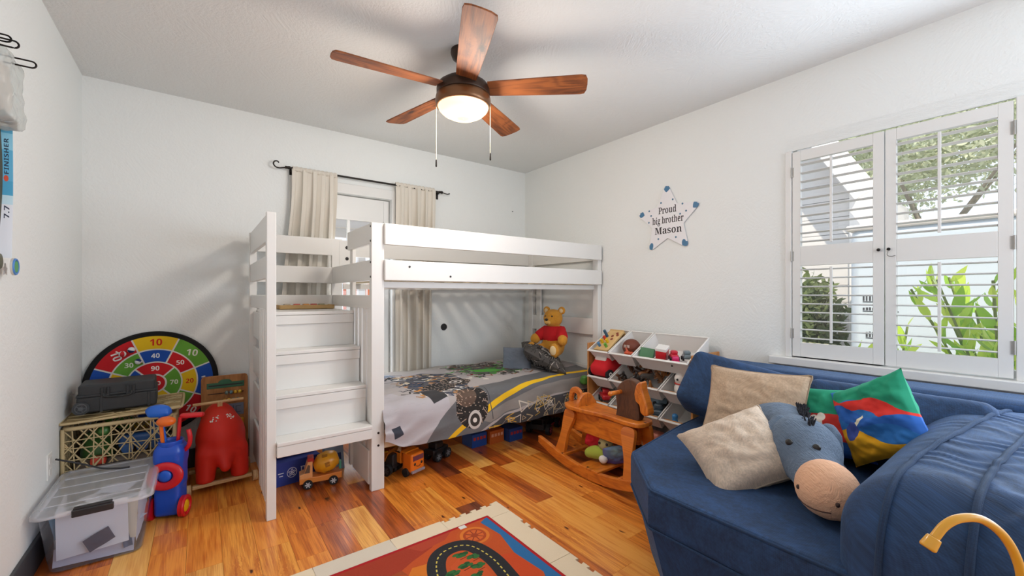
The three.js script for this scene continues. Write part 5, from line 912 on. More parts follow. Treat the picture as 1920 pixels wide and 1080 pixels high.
// ---------------------------------------------------------------- star sign
{
  const S = thing('star_sign', 'white star wall sign with blue hearts and black lettering', 'sign', [X1 - 0.006, 1.70, -1.782]);
  const pts = []; for (let i = 0; i < 10; i++) { const a = Math.PI / 2 - i * Math.PI / 5 + 0.02, r = i % 2 ? 0.135 : 0.285; pts.push([r * Math.cos(a), r * Math.sin(a)]); }
  const s = new THREE.Shape(), n = 10, rd = i => i % 2 ? 0.01 : 0.062;
  for (let i = 0; i < n; i++) { const p = new THREE.Vector2(...pts[i]), a = new THREE.Vector2(...pts[(i + 9) % n]).sub(p).normalize().multiplyScalar(rd(i)).add(p), b = new THREE.Vector2(...pts[(i + 1) % n]).sub(p).normalize().multiplyScalar(rd(i)).add(p); i ? s.lineTo(a.x, a.y) : s.moveTo(a.x, a.y); s.quadraticCurveTo(p.x, p.y, b.x, b.y); }
  const tex = canvasTex(1024, 1024, (c) => {
    c.fillStyle = '#eceaec'; c.fillRect(0, 0, 1024, 1024); const P = (x, y) => [512 + x / 0.3 * 512, 512 - y / 0.3 * 512];
    const heart = (x, y, k, a) => { c.save(); c.translate(...P(x, y)); c.rotate(a); c.scale(k, k); c.fillStyle = '#46779c'; c.beginPath(); c.moveTo(0, 34); c.bezierCurveTo(-60, -6, -34, -52, 0, -22); c.bezierCurveTo(34, -52, 60, -6, 0, 34); c.fill(); c.restore(); };
    heart(-0.004, 0.232, 1.3, 0.15); heart(0.222, 0.075, 1.3, 0.9); heart(-0.22, 0.07, 1.25, -1.25); heart(-0.14, -0.19, 1.3, -0.5); heart(0.14, -0.188, 1.35, 0.55);
    c.fillStyle = '#4a7590'; for (const [x, y] of [[-0.052, 0.135], [0.045, 0.145], [0.122, 0.10], [0.15, 0.045], [0.104, 0.03], [-0.155, 0.088], [-0.138, 0.05], [-0.158, 0.0], [-0.075, -0.135], [0.07, -0.135]]) { c.beginPath(); c.arc(...P(x, y), 12, 0, 7); c.fill(); }
    c.fillStyle = '#221a1c'; c.textAlign = 'center'; c.textBaseline = 'alphabetic';
    const word = (t, x, y, font, sx) => { c.save(); c.translate(...P(x, y)); c.scale(sx, 1); c.font = font; c.fillText(t, 0, 0); c.restore(); };
    word('Proud', 0.0, 0.052, 'bold 118px serif', 0.7); word('big brother', 0.002, -0.022, 'bold 116px serif', 0.66); word('Mason', 0.006, -0.1, 'bold 122px serif', 0.95);
  });
  const g = ext(s, 0.005, 0.001); { const p = g.attributes.position, uv = g.attributes.uv; for (let i = 0; i < p.count; i++) uv.setXY(i, p.getX(i) / 0.6 + 0.5, p.getY(i) / 0.6 + 0.5); }
  const m = part(S, 'plaque', g, mat(0xffffff, { map: tex, roughness: 0.45 })); m.rotation.y = -Math.PI / 2;
}
// ---------------------------------------------------------------- toy storage shelf
const clamped = (x, a, b) => Math.max(a, Math.min(b, x));
{
  const pine = mat(0xffffff, { map: woodTex(128, 512, [206, 146, 82], [160, 98, 46], 91, { knots: 0, rings: 2 }), roughness: 0.55 });
  const t = thing('toy_shelf', 'wooden toy organiser frame holding tilted white bins', 'shelf');
  const SX0 = 2.445, SX1 = 2.775, SZ = [-2.264, -1.398];
  for (const z of SZ) { const g = bx(SX0, SX1, 0, 0.765, z - 0.0075, z + 0.0075, 0.003), p = g.attributes.position, uv = g.attributes.uv; for (let i = 0; i < p.count; i++) uv.setXY(i, p.getX(i) / 0.2, p.getY(i) / 0.8); part(t, 'side_panel', g, pine); }
  const ROW = [0.725, 0.525, 0.335, 0.165];
  ROW.forEach(y => { part(t, 'dowel', cyl(0.008, 0.008, 0.86, [SX0 + 0.03, y - 0.022, (SZ[0] + SZ[1]) / 2], 'z', 12), pine); part(t, 'dowel', cyl(0.008, 0.008, 0.86, [SX1 - 0.02, Math.min(0.745, y + 0.105), (SZ[0] + SZ[1]) / 2], 'z', 12), pine); });
  const binM = phys(0xe9e6e2, { roughness: 0.38, side: THREE.DoubleSide });
  // a bin: open box, local x depth (front -), y up, z width
  function binGeo(w) {
    const L = 0.30, h = 0.12, gs = [], T2 = 0.0028, i = 0.022;
    const wall = (a, b, c, d) => gs.push(grid(1, 1, (u, v) => [0, 1, 2].map(k => lerp(lerp(a[k], b[k], u), lerp(d[k], c[k], u), v))));
    const top = [[-L / 2, 0, -w / 2], [L / 2, 0, -w / 2], [L / 2, 0, w / 2], [-L / 2, 0, w / 2]], bot = [[-L / 2 + i * 1.4, -h, -w / 2 + i], [L / 2 - i, -h, -w / 2 + i], [L / 2 - i, -h, w / 2 - i], [-L / 2 + i * 1.4, -h, w / 2 - i]];
    for (let q = 0; q < 4; q++) wall(bot[q], bot[(q + 1) % 4], top[(q + 1) % 4], top[q]);
    wall(bot[0], bot[1], bot[2], bot[3]);
    const rim = [[-L / 2 - 0.008, L / 2 + 0.004, -w / 2 - 0.005, -w / 2 + 0.005], [-L / 2 - 0.008, L / 2 + 0.004, w / 2 - 0.005, w / 2 + 0.005], [-L / 2 - 0.014, -L / 2 + 0.004, -w / 2 - 0.005, w / 2 + 0.005], [L / 2 - 0.004, L / 2 + 0.006, -w / 2 - 0.005, w / 2 + 0.005]].map(([a, b, c, d]) => bx(a, b, -0.006, 0.002, c, d, 0.0025));
    return [join(gs), join(rim)];
  }
  const gS = binGeo(0.196), gL = binGeo(0.405);
  const Z0 = SZ[0] + 0.013, cols = { s: 0.205, l: 0.42 };
  // layout of each row from the bed end: s = small, l = large
  const layout = ['ssl', 'sls', 'sls', 'lss'], tilt = 0.50;
  const words = [['holding the peg board', 'holding the brown ball', 'holding the red and green blocks'], ['holding the red plush car', 'full of brown animal figures', 'holding the white toy dog'], ['holding the red toy car', 'holding the blue and white toys', 'with the small blue figure, lowest in view by the sofa'], ['holding yellow and red bricks near the floor', 'beside the brick bin near the floor', 'last bin near the floor, behind the sofa corner']];
  globalThis.binAt = {};
  layout.forEach((row, ri) => {
    let z = Z0; [...row].forEach((k, ci) => {
      const w = cols[k], zc = z + w / 2; z += w + 0.004;
      const b = thing('toy_bin', (k === 's' ? 'small' : 'large') + ' white plastic bin ' + words[ri][ci], 'bin', [SX0 + 0.118, ROW[ri] + 0.062, zc], 0, 'white bins on the toy shelf'); b.rotation.z = tilt;
      const [bg, rg] = k === 's' ? gS : gL; part(b, 'tub', bg, binM); part(b, 'rim', rg, binM); binAt[ri + '' + ci] = b.position.clone();
    });
  });
}
// things in the bins; o is an offset along the bin's slope (down-front -), up and across
function inBin(key, dx, dy, dz) { const p = binAt[key], c = Math.cos(0.5), s = Math.sin(0.5); return [p.x + dx * c - dy * s, p.y + dx * s + dy * c, p.z + dz]; }
{
  const t = thing('peg_board', 'wooden hammer-and-peg board with coloured pegs in the top bin by the bunk', 'toy', inBin('00', 0.0, -0.005, 0.0)); t.rotation.z = 0.62;
  part(t, 'board', cb(0.25, 0.022, 0.135, 0, 0, 0, 0.006), mat(0xd9b47a, { roughness: 0.6 }));
  for (const s of [-1, 1]) part(t, 'end_panel', cb(0.014, 0.07, 0.135, s * 0.118, -0.02, 0, 0.005), mat(0xcfa86c, { roughness: 0.6 }));
  [[-0.08, -0.035, 0x4a86b8], [-0.08, 0.03, 0x67a83c], [-0.04, -0.035, 0xe2b81e], [-0.03, 0.01, 0xe2b81e], [0.0, -0.035, 0xcc3a28], [0.035, -0.04, 0x2c5a74]].forEach(([x, z, c], i) => part(t, 'peg', cyl(0.0115, 0.0115, i === 5 ? 0.075 : 0.05, [x, i === 5 ? 0.035 : 0.018, z], 'y', 14), plastic(c)));
  for (const [x, z] of [[0.01, 0.02], [0.045, 0.005], [0.08, 0.03], [0.06, 0.045]]) part(t, 'peg_hole', cyl(0.012, 0.012, 0.0015, [x, 0.0115, z], 'y', 14), mat(0x8a3f28));
}
{
  const t = thing('toy_football', 'brown leather-look ball with white laces in the second top bin', 'ball', inBin('01', -0.01, -0.035, -0.005));
  part(t, 'ball', sph(0.07, [0, 0, 0], [0.85, 0.9, 1], 26), mat(0x6d3320, { roughness: 0.6 })); part(t, 'lace', join([-0.02, -0.007, 0.007, 0.02].map(z => cb(0.004, 0.02, 0.004, -0.058, 0.012, z))), mat(0xe8e0d4));
}
solo('toy_dinosaur', 'small orange-red toy figure in front of the brown ball', 'toy', sdfMesh(p => smin(dEll(p, [0, 0, 0], [0.02, 0.016, 0.03]), Math.min(dCap(p, [0, 0.01, 0], [-0.005, 0.035, -0.01], 0.007), dBall(p, [0, 0.0, 0.036], 0.015)), 0.012), [-0.04, -0.03, -0.05], [0.04, 0.06, 0.07], 0.005), plastic(0xc9502a), inBin('01', -0.085, -0.035, 0.01));
{
  const t = thing('toy_barn', 'red and white toy barn block with a green roof in the wide top bin', 'toy', inBin('02', -0.05, -0.03, -0.085)); t.rotation.set(0.1, 0.3, 0.25);
  part(t, 'roof', ext(shapeOf([[-0.045, 0], [0.045, 0], [0, 0.06]]), 0.1, 0.004).translate(0, -0.03, -0.11), plastic(0x1f6b3c)); part(t, 'house', cb(0.08, 0.075, 0.07, 0, 0, 0.04, 0.005), plastic(0xc91f2a)); part(t, 'house_top', cb(0.082, 0.022, 0.075, 0, 0.047, 0.04, 0.004), plastic(0xeae6e2));
}
{
  const specs = [['toy_car', 'red toy car in the middle of the wide top bin', 0xc01f33, -0.04, -0.04, 0.04], ['toy_car', 'pink toy car at the front of the wide top bin', 0xd0296b, -0.09, -0.05, 0.075], ['toy_car', 'grey toy car towards the sofa end of the wide top bin', 0x6d7a80, -0.02, -0.045, 0.12]];
  for (const [n, l, c, x, y, z] of specs) { const t = thing(n, l, 'toy car', inBin('02', x, y, z), 0.7, 'toy cars in the bins'); part(t, 'car_body', join([cb(0.1, 0.03, 0.05, 0, 0, 0, 0.012), cb(0.055, 0.028, 0.044, -0.005, 0.025, 0, 0.012)]), plastic(c)); for (const sx of [-1, 1]) for (const sz of [-1, 1]) part(t, 'wheel', cyl(0.013, 0.013, 0.01, [sx * 0.03, -0.014, sz * 0.026], 'z', 14), black); }
}
// red plush car
{
  const t = thing('plush_car', 'big red plush toy car with black wheels in the second-row bin by the bunk', 'soft toy', inBin('10', -0.02, 0.01, 0.0)); t.rotation.z = 0.2;
  part(t, 'car_body', sdfMesh(p => smin(dBox(p, [0, 0, 0], [0.125, 0.052, 0.088], 0.045), dBox(p, [0.015, 0.055, 0], [0.085, 0.045, 0.075], 0.04), 0.04), [-0.15, -0.07, -0.11], [0.15, 0.12, 0.11], 0.008), phys(0xcc1420, { roughness: 0.8, sheen: 0.4 }));
  for (const z of [-0.086, 0.086]) for (const x of [-0.085, 0.075]) { const w = part(t, 'wheel', cyl(0.035, 0.035, 0.022, [x, -0.025, z], 'z', 26), mat(0x17171a, { roughness: 0.8 })); part(w, 'hub_cap', join([cyl(0.016, 0.016, 0.024, [x, -0.025, z], 'z', 20)]), mat(0xe9e6e2)); part(w, 'hub_dot', cyl(0.008, 0.008, 0.026, [x, -0.025, z], 'z', 14), black); }
  part(t, 'windscreen', sdfMesh(p => Math.max(dBox(p, [0.012, 0.057, 0], [0.086, 0.046, 0.076], 0.04), Math.abs(p[2]) - 0.055, 0.055 - p[1], p[0] + 0.02), [-0.1, 0.04, -0.08], [0.0, 0.12, 0.08], 0.007), mat(0xcfc8c2, { roughness: 0.7 }));
}
// brown animal figures heaped in the wide second-row bin
{
  const r = mulberry(14), cols = [0x6b4024, 0x8a5528, 0x3a2a22, 0xa8662a, 0x2e2826, 0x55504c, 0x7a3a20];
  const beast = (k) => sdfMesh(p => { let d = dEll(p, [0, 0.028, 0], [0.03, 0.015, 0.014]); d = smin(d, dCap(p, [0.025, 0.034, 0], [0.042, 0.05 - 0.01 * k, 0], 0.008, 0.01), 0.01); for (const x of [-0.02, 0.02]) for (const z of [-0.008, 0.008]) d = smin(d, dCap(p, [x, 0.022, z], [x, 0.004, z], 0.006, 0.005), 0.004); d = smin(d, dCap(p, [-0.028, 0.032, 0], [-0.042, 0.02, 0], 0.004, 0.003), 0.004); return d; }, [-0.055, -0.004, -0.024], [0.06, 0.07, 0.024], 0.005);
  const gs = [0, 1, 2].map(beast);
  for (let i = 0; i < 26; i++) { const o = solo('animal_figure', ['brown', 'tan', 'dark', 'orange-brown', 'black', 'grey', 'red-brown'][i % 7] + ' plastic animal figure heaped in the wide second-row bin', 'toy animal', gs[i % 3], plastic(cols[i % 7]), inBin('11', -0.11 + 0.2 * r(), -0.068 + 0.065 * (i / 26) + 0.012 * r(), -0.15 + 0.3 * r()), 'animal figures in the toy bin'); o.rotation.set(r() * 2 - 1, r() * 6.3, 0.4 + r() * 0.8 - 0.4); o.scale.setScalar(1.0 + 0.35 * r()); }
}
{
  const t = thing('toy_dog', 'white toy dog with black ears and a red collar in the bin by the sofa', 'soft toy', inBin('12', -0.05, -0.045, -0.005));
  part(t, 'dog_body', sdfMesh(p => smin(dEll(p, [0, -0.005, 0], [0.05, 0.06, 0.05]), dEll(p, [-0.01, 0.07, 0], [0.045, 0.042, 0.042]), 0.02), [-0.07, -0.08, -0.07], [0.07, 0.13, 0.07], 0.007), plastic(0xe9e2da));
  for (const z of [-0.042, 0.042]) part(t, 'ear', sph(0.02, [-0.008, 0.068, z], [0.8, 1.4, 0.5], 14), mat(0x1c1b1e)); part(t, 'collar', new THREE.TorusGeometry(0.042, 0.006, 8, 28).rotateX(Math.PI / 2).translate(0, 0.036, 0), plastic(0xc9352a)); part(t, 'nose', sph(0.007, [-0.055, 0.068, 0]), black);
}
{
  const car = (key, o, c, l, s, rot) => { const t = thing('toy_car', l, 'toy car', inBin(key, ...o), rot, 'toy cars in the bins'); t.scale.setScalar(s); part(t, 'car_body', join([cb(0.12, 0.035, 0.06, 0, 0, 0, 0.014), cb(0.065, 0.035, 0.052, -0.005, 0.03, 0, 0.014)]), plastic(c)); part(t, 'window_band', cb(0.05, 0.018, 0.054, -0.005, 0.034, 0, 0.006), mat(0x2a2c30, { roughness: 0.2 })); for (const sx of [-1, 1]) for (const sz of [-1, 1]) part(t, 'wheel', cyl(0.016, 0.016, 0.012, [sx * 0.036, -0.016, sz * 0.031], 'z', 16), black); };
  car('20', [-0.04, -0.03, -0.02], 0xc8252c, 'red toy car in the third-row bin by the bunk', 1.25, 0.9); car('20', [-0.03, -0.05, 0.055], 0x5a6b58, 'grey-green toy car beside the red one in the third row', 0.9, 0.4); car('21', [-0.03, -0.055, 0.13], 0x4a5a66, 'dark blue-grey toy car in the wide third-row bin', 1.2, 0.3); car('21', [0.04, -0.02, 0.08], 0x8fa6b4, 'pale blue toy car at the back of the wide third-row bin', 1.3, 1.1); car('21', [-0.05, -0.05, -0.1], 0xc8a880, 'tan toy car behind the rocking horse head in the third row', 1.3, 0.1);
  solo('toy_figure', 'small blue toy figure in the third-row bin by the sofa', 'toy', sdfMesh(p => smin(dEll(p, [0, 0, 0], [0.022, 0.03, 0.02]), dBall(p, [0, 0.038, 0], 0.02), 0.01), [-0.04, -0.04, -0.04], [0.04, 0.07, 0.04], 0.005), plastic(0x3a86c4), inBin('22', -0.1, -0.05, -0.03));
  const br = [[-0.1, -0.05, 0.0, 0xe0b01c], [-0.08, -0.03, 0.06, 0xc83a28], [-0.06, -0.01, 0.03, 0xe2b420], [-0.1, -0.045, 0.11, 0x2f7f86], [-0.03, -0.03, -0.06, 0x3a7a3a], [-0.12, -0.05, -0.05, 0xd9862a]];
  br.forEach(([x, y, z, c], i) => { const t = thing('toy_brick', ['yellow', 'red', 'upper yellow', 'teal', 'green', 'orange'][i] + ' toy brick in the bin near the floor', 'toy brick', inBin('30', x, y, z), i, 'toy bricks in the low bin'); part(t, 'brick_body', cb(0.05, 0.035, 0.04, 0, 0, 0, 0.003), plastic(c)); for (const q of [-0.011, 0.011]) part(t, 'stud', cyl(0.008, 0.008, 0.01, [q, 0.021, 0], 'y', 12), plastic(c)); });
  const pinkBin = thing('toy_case', 'pink plastic toy case in the low bin beside the sofa', 'toy', inBin('31', -0.06, -0.04, 0.0)); part(pinkBin, 'shell', cb(0.1, 0.06, 0.13, 0, 0, 0, 0.02), plastic(0xd98a7a)); part(pinkBin, 'catch', cb(0.01, 0.015, 0.02, -0.053, 0, 0, 0.003), plastic(0xf0e0d8));
}
// ---------------------------------------------------------------- rocking horse
{
  const hz = woodTex(256, 1024, [222, 128, 40], [164, 76, 20], 43, { rings: 3, knots: 1, asp: 5 });
  const wd = phys(0xffffff, { map: hz, roughness: 0.38, clearcoat: 0.2 }), dk = phys(0xffffff, { map: woodTex(256, 512, [98, 62, 40], [62, 38, 26], 47, { knots: 0 }), roughness: 0.45 });
  const uvBy = (g, a, b, s = 2.2) => { const p = g.attributes.position, uv = g.attributes.uv; for (let i = 0; i < p.count; i++) uv.setXY(i, p.getComponent(i, a) * s * 2, p.getComponent(i, b) * s); return g; };
  const t = thing('rocking_horse', 'honey-coloured wooden rocking horse with a dark brown neck', 'rocking horse', [2.075, 0, -1.77]);
  // rockers: curved boards
  const rk = []; const N = 24, top = [], bot = []; for (let i = 0; i <= N; i++) { const z = lerp(-0.47, 0.45, i / N), y = 0.46 * z * z + 0.004; top.push([z, y + 0.062 - 0.02 * Math.pow(Math.abs(z / 0.47), 6)]); bot.push([z, y]); }
  const rs = shapeOf([...top, ...bot.reverse()]);
  for (const x of [-0.15, 0.15]) { const g = ext(rs, 0.03, 0.004).translate(0, 0, -0.015).rotateY(-Math.PI / 2).translate(x, 0, 0); part(t, 'rocker', uvBy(g, 1, 2), wd); }
  part(t, 'foot_board', uvBy(cb(0.33, 0.016, 0.16, 0, 0.068, 0.0, 0.004), 2, 0), wd); part(t, 'cross_bar', uvBy(cb(0.31, 0.02, 0.04, 0, 0.085, -0.24, 0.005), 2, 0), wd); part(t, 'cross_bar', uvBy(cb(0.31, 0.02, 0.04, 0, 0.085, 0.24, 0.005), 2, 0), wd);
  // legs
  const leg = (x0, z0, x1, z1) => { const sh = shapeOf([[-0.042, 0], [0.042, 0], [0.03, 0.16], [0.046, 0.30], [-0.046, 0.30], [-0.03, 0.14]], true); const g = ext(sh, 0.03, 0.004).translate(0, 0, -0.015).rotateY(-Math.PI / 2); g.rotateX(Math.atan2(-(z1 - z0), 0.30) * -1); g.rotateZ(Math.atan2(x0 - x1, 0.3)); return uvBy(g.translate(x0, 0.065, z0), 0, 1); };
  for (const s of [-1, 1]) { part(t, 'leg', leg(s * 0.135, -0.285, s * 0.07, -0.235), wd); part(t, 'leg', leg(s * 0.135, 0.29, s * 0.07, 0.235), wd); }
  part(t, 'body_board', uvBy(cb(0.035, 0.13, 0.46, -0.045, 0.305, 0, 0.006), 1, 2), wd); part(t, 'body_board', uvBy(cb(0.035, 0.13, 0.46, 0.045, 0.305, 0, 0.006), 1, 2), wd);
  const seat = ext(shapeOf([[-0.06, -0.31], [0.06, -0.31], [0.105, -0.24], [0.1, -0.1], [0.075, 0.05], [0.085, 0.2], [0.07, 0.295], [0, 0.315], [-0.07, 0.295], [-0.085, 0.2], [-0.075, 0.05], [-0.1, -0.1], [-0.105, -0.24]], true), 0.028, 0.008, { bs: 3 }).rotateX(Math.PI / 2).translate(0, 0.405, 0); part(t, 'seat', uvBy(seat, 0, 2), wd);
  const fin = ext(shapeOf([[-0.085, 0], [0.085, 0], [0.075, 0.04], [0.03, 0.082], [-0.03, 0.082], [-0.075, 0.04]], true), 0.026, 0.006).translate(0, 0.40, -0.013); part(t, 'seat_back', uvBy(fin.translate(0, 0, -0.17), 0, 1), wd);
  part(t, 'tail', uvBy(ext(shapeOf([[0.0, 0.0], [0.02, 0.06], [0.0, 0.1], [-0.045, 0.115], [-0.085, 0.09], [-0.1, 0.03], [-0.095, -0.05], [-0.115, -0.11], [-0.09, -0.11], [-0.07, -0.05], [-0.07, 0.03], [-0.055, 0.07], [-0.03, 0.07], [-0.018, 0.05], [-0.025, 0.0]], true), 0.026, 0.005).translate(0, 0, -0.013).rotateY(-Math.PI / 2).translate(0, 0.395, -0.22), 1, 2), wd);
  // neck (dark board) and head with ears (honey)
  const neck = [[0.10, 0.0], [0.255, 0.0], [0.27, 0.06], [0.255, 0.13], [0.262, 0.17], [0.26, 0.215], [0.235, 0.235], [0.185, 0.238], [0.13, 0.2], [0.10, 0.14], [0.11, 0.06]];
  part(t, 'neck', uvBy(ext(shapeOf(neck, true), 0.05, 0.006).translate(0, 0, -0.025).rotateY(-Math.PI / 2).translate(0, 0.40, 0), 2, 1, 3), dk, 'dark brown neck');
  const face = [[0.24, 0.16], [0.255, 0.215], [0.285, 0.235], [0.295, 0.19], [0.31, 0.15], [0.335, 0.085], [0.335, 0.055], [0.31, 0.045], [0.285, 0.06], [0.275, 0.1], [0.25, 0.12]];
  part(t, 'head', uvBy(ext(shapeOf(face, true), 0.062, 0.008).translate(0, 0, -0.031).rotateY(-Math.PI / 2).translate(0, 0.40, 0), 2, 1, 3), wd); 
  part(t, 'handle_peg', uvBy(join([cyl(0.013, 0.013, 0.24, [0, 0.555, 0.14], 'x', 16), sph(0.015, [-0.12, 0.555, 0.14]), sph(0.015, [0.12, 0.555, 0.14])]), 0, 1), wd);
}
// plush caterpillar-butterfly on the rocker foot board
{
  const t = thing('plush_butterfly', 'plush butterfly with a green body, red wing and tie-dye blue wing', 'soft toy', [2.085, 0.083, -1.80], 0.25);
  const gm = phys(0xa9b848, { roughness: 1, bumpMap: rep(fur, 5), bumpScale: 0.002 });
  part(t, 'body', sdfMesh(p => smin(dCap(p, [-0.045, 0.035, -0.075], [-0.03, 0.05, 0.025], 0.03, 0.034), dEll(p, [-0.03, 0.05, -0.02], [0.034, 0.036, 0.06]), 0.03), [-0.1, -0.005, -0.14], [0.04, 0.11, 0.09], 0.007), gm);
  part(t, 'head', sph(0.046, [-0.03, 0.115, 0.035], [1, 0.95, 1.05], 20), phys(0xc6bd86, { roughness: 1, bumpMap: rep(fur, 5), bumpScale: 0.002 })); for (const z of [0.012, 0.062]) part(t, 'eye', sph(0.009, [-0.072, 0.125, z], [0.6, 1, 1], 12), black);
  part(t, 'red_wing', pillow(0.12, 0.115, 0.035, { seed: 5, edge: 0.35, pinch: -0.12, n: 18 }).rotateY(-Math.PI / 2 + 0.3).rotateX(0.3).translate(0.0, 0.115, -0.05), mat(0xcf2030, { roughness: 0.9 }), 'red wing');
  const td = canvasTex(128, 128, (c) => { const g = c.createRadialGradient(64, 20, 5, 64, 40, 110); g.addColorStop(0, '#8fb8c0'); g.addColorStop(0.4, '#6c86b0'); g.addColorStop(0.7, '#6a5aa0'); g.addColorStop(1, '#b0306a'); c.fillStyle = g; c.fillRect(0, 0, 128, 128); });
  part(t, 'tie_dye_wing', pillow(0.15, 0.13, 0.04, { seed: 7, edge: 0.35, pinch: -0.12, n: 18 }).rotateY(-Math.PI / 2 + 0.5).rotateZ(0.5).translate(-0.02, 0.058, 0.105), mat(0xffffff, { map: td, roughness: 0.9 }), 'tie-dye blue and purple wing');
  part(t, 'white_foot', sph(0.026, [-0.065, 0.026, 0.035], [1, 0.95, 1.1], 16), mat(0xe6e0da, { roughness: 1 }));
}
// ---------------------------------------------------------------- foam mat and road rug
{
  const foam = [mat(0xeedbbd, { roughness: 0.9, bumpMap: rep(fabricBump, 6), bumpScale: 0.0006 }), mat(0xe0d3c0, { roughness: 0.9, bumpMap: rep(fabricBump, 6), bumpScale: 0.0006 })];
  const t = thing('foam_mat', 'cream foam puzzle mat laid around the orange road rug', 'mat');
  const x0 = 0.04, x1 = 1.302, z0 = -1.882, z1 = -0.36, b = 0.128;
  // tooth(a, dir): points of a jigsaw edge going along +a from a0 to a1
  const edge = (a0, a1, amp) => { const o = []; const n = Math.max(1, Math.round((a1 - a0) / 0.058)); for (let i = 0; i < n; i++) { const s = a0 + (a1 - a0) * i / n, w = (a1 - a0) / n; o.push([s, 0], [s + w * 0.28, 0], [s + w * 0.22, amp], [s + w * 0.78, amp], [s + w * 0.72, 0]); } o.push([a1, 0]); return o; };
  const tile = (pts, m) => part(t, 'border_tile', ext(shapeOf(pts.map(([x, z]) => [x, -z])), 0.012, 0.0015).rotateX(-Math.PI / 2), foam[m]);
  // far strip
  [[0.04, 0.372, 0, 0], [0.374, 0.702, 1, 0], [0.704, 0.96, 0, 0], [0.962, x1, 0, 1]].forEach(([a, c, m, teeth]) => tile([...(teeth ? edge(a, c - 0.03, -0.018).map(([s, d]) => [s, z0 + 0.006 - d * 0.9]) : [[a, z0]]), [c, z0], [c, z0 + b], ...(c < 1.2 ? edge(z0 + 0.02, z0 + b - 0.02, 0.012).reverse().map(([s, d]) => [c + d * 0 , s]) : []), [a, z0 + b]], m));
  // near-side strips towards the sofa
  [[z0 + b + 0.002, -1.31, 0], [-1.308, -0.85, 0], [-0.848, z1, 1]].forEach(([a, c, m], i) => tile([[x1 - b, a], [x1, a], ...(i === 0 ? edge(-1.66, -1.54, 0.016).map(([s, d]) => [x1 - d, s]) : edge(a + 0.03, a + 0.16, 0.016).map(([s, d]) => [x1 - d, s])), [x1, c], [x1 - b, c]], m));
  tile([[x0, z0 + b + 0.002], [x0 + b, z0 + b + 0.002], [x0 + b, z1], [x0, z1]], 0); tile([[x0 + b + 0.002, z1 - b], [x1 - b - 0.002, z1 - b], [x1 - b - 0.002, z1], [x0 + b + 0.002, z1]], 0);
  part(t, 'centre_tile', bx(x0 + b + 0.002, x1 - b - 0.002, 0, 0.010, z0 + b + 0.002, z1 - b - 0.002), foam[0]);
  const rx0 = 0.165, rx1 = 1.172, rz0 = -1.772, rz1 = -0.47;
  const tex = canvasTex(1024, 1324, (c, W, Hh) => {
    const P = (x, z) => [(x - rx0) / (rx1 - rx0) * W, (z - rz0) / (rz1 - rz0) * Hh], k = W / (rx1 - rx0), r = mulberry(66);
    const path = (p, close) => { c.beginPath(); p.forEach((q, i) => i ? c.lineTo(...P(...q)) : c.moveTo(...P(...q))); if (close) c.closePath(); };
    const fill = (p, col) => { path(p, 1); c.fillStyle = col; c.fill(); }, curve = (p, w, col, dash) => { const s = new THREE.SplineCurve(p.map(q => new THREE.Vector2(...q))).getPoints(60); path(s.map(v => [v.x, v.y])); c.strokeStyle = col; c.lineWidth = w * k; c.setLineDash(dash ?? []); c.stroke(); c.setLineDash([]); };
    c.fillStyle = '#c8521f'; c.fillRect(0, 0, W, Hh);
    fill([[0.16, -1.78], [0.9, -1.78], [0.83, -1.70], [0.72, -1.66], [0.6, -1.6], [0.5, -1.45], [0.16, -1.3]], '#a8381f'); fill([[0.72, -1.78], [0.98, -1.78], [0.9, -1.715], [0.78, -1.70]], '#b8442a');
    fill([[0.70, -1.62], [0.80, -1.60], [0.79, -1.52], [0.70, -1.47], [0.6, -1.5]], '#dd7a22'); fill([[0.55, -1.62], [0.66, -1.63], [0.68, -1.54], [0.58, -1.5]], '#a94a20');
    for (const [x, z, R] of [[0.62, -1.55, 0.06], [1.03, -1.665, 0.085]]) { for (const [q, col] of [[1, '#c9571f'], [0.82, '#e07a2a'], [0.64, '#b5481c'], [0.5, '#d9662a'], [0.2, '#a8421c']]) { c.fillStyle = col; c.beginPath(); c.ellipse(...P(x, z), R * q * k, R * q * k, 0, 0, 7); c.fill(); } for (let i = 0; i < 8; i++) { const a = i * 0.785; path([[x + R * 0.2 * Math.cos(a), z + R * 0.2 * Math.sin(a)], [x + R * 0.5 * Math.cos(a), z + R * 0.5 * Math.sin(a)]]); c.strokeStyle = '#8e3516'; c.lineWidth = 5; c.stroke(); } }
    fill([[1.11, -1.74], [1.172, -1.772], [1.172, -0.47], [0.98, -0.47], [1.04, -1.1], [1.12, -1.28], [1.1, -1.45], [1.13, -1.6]], '#2b6ea8'); fill([[0.98, -1.5], [1.1, -1.45], [1.115, -1.3], [1.03, -1.1], [0.95, -1.2]], '#cf4a1c');
    const road = [[0.72, -1.1], [0.735, -1.35], [0.765, -1.52], [0.82, -1.62], [0.90, -1.645], [0.97, -1.61], [1.0, -1.5], [0.995, -1.38], [0.96, -1.2], [0.86, -1.0], [0.78, -0.9]];
    curve(road, 0.078, '#26262a'); curve(road, 0.006, '#e2c95a', [16, 12]);
    fill([[0.83, -1.53], [0.9, -1.57], [0.95, -1.52], [0.94, -1.36], [0.86, -1.25], [0.8, -1.4]], '#cf5524');
    for (const [x, z] of [[0.905, -1.575], [0.945, -1.535], [0.885, -1.505], [0.93, -1.47], [0.82, -1.49], [0.89, -1.42]]) { c.strokeStyle = '#7a3212'; c.lineWidth = 5; path([[x - 0.02, z + 0.028], [x + 0.015, z + 0.024]]); c.stroke(); for (let i = 0; i < 10; i++) { c.fillStyle = i % 2 ? '#2f6a34' : '#1f5128'; c.beginPath(); c.ellipse(...P(x + (r() - .5) * 0.045, z + (r() - .5) * 0.022), 0.014 * k, 0.009 * k, 0, 0, 7); c.fill(); } }
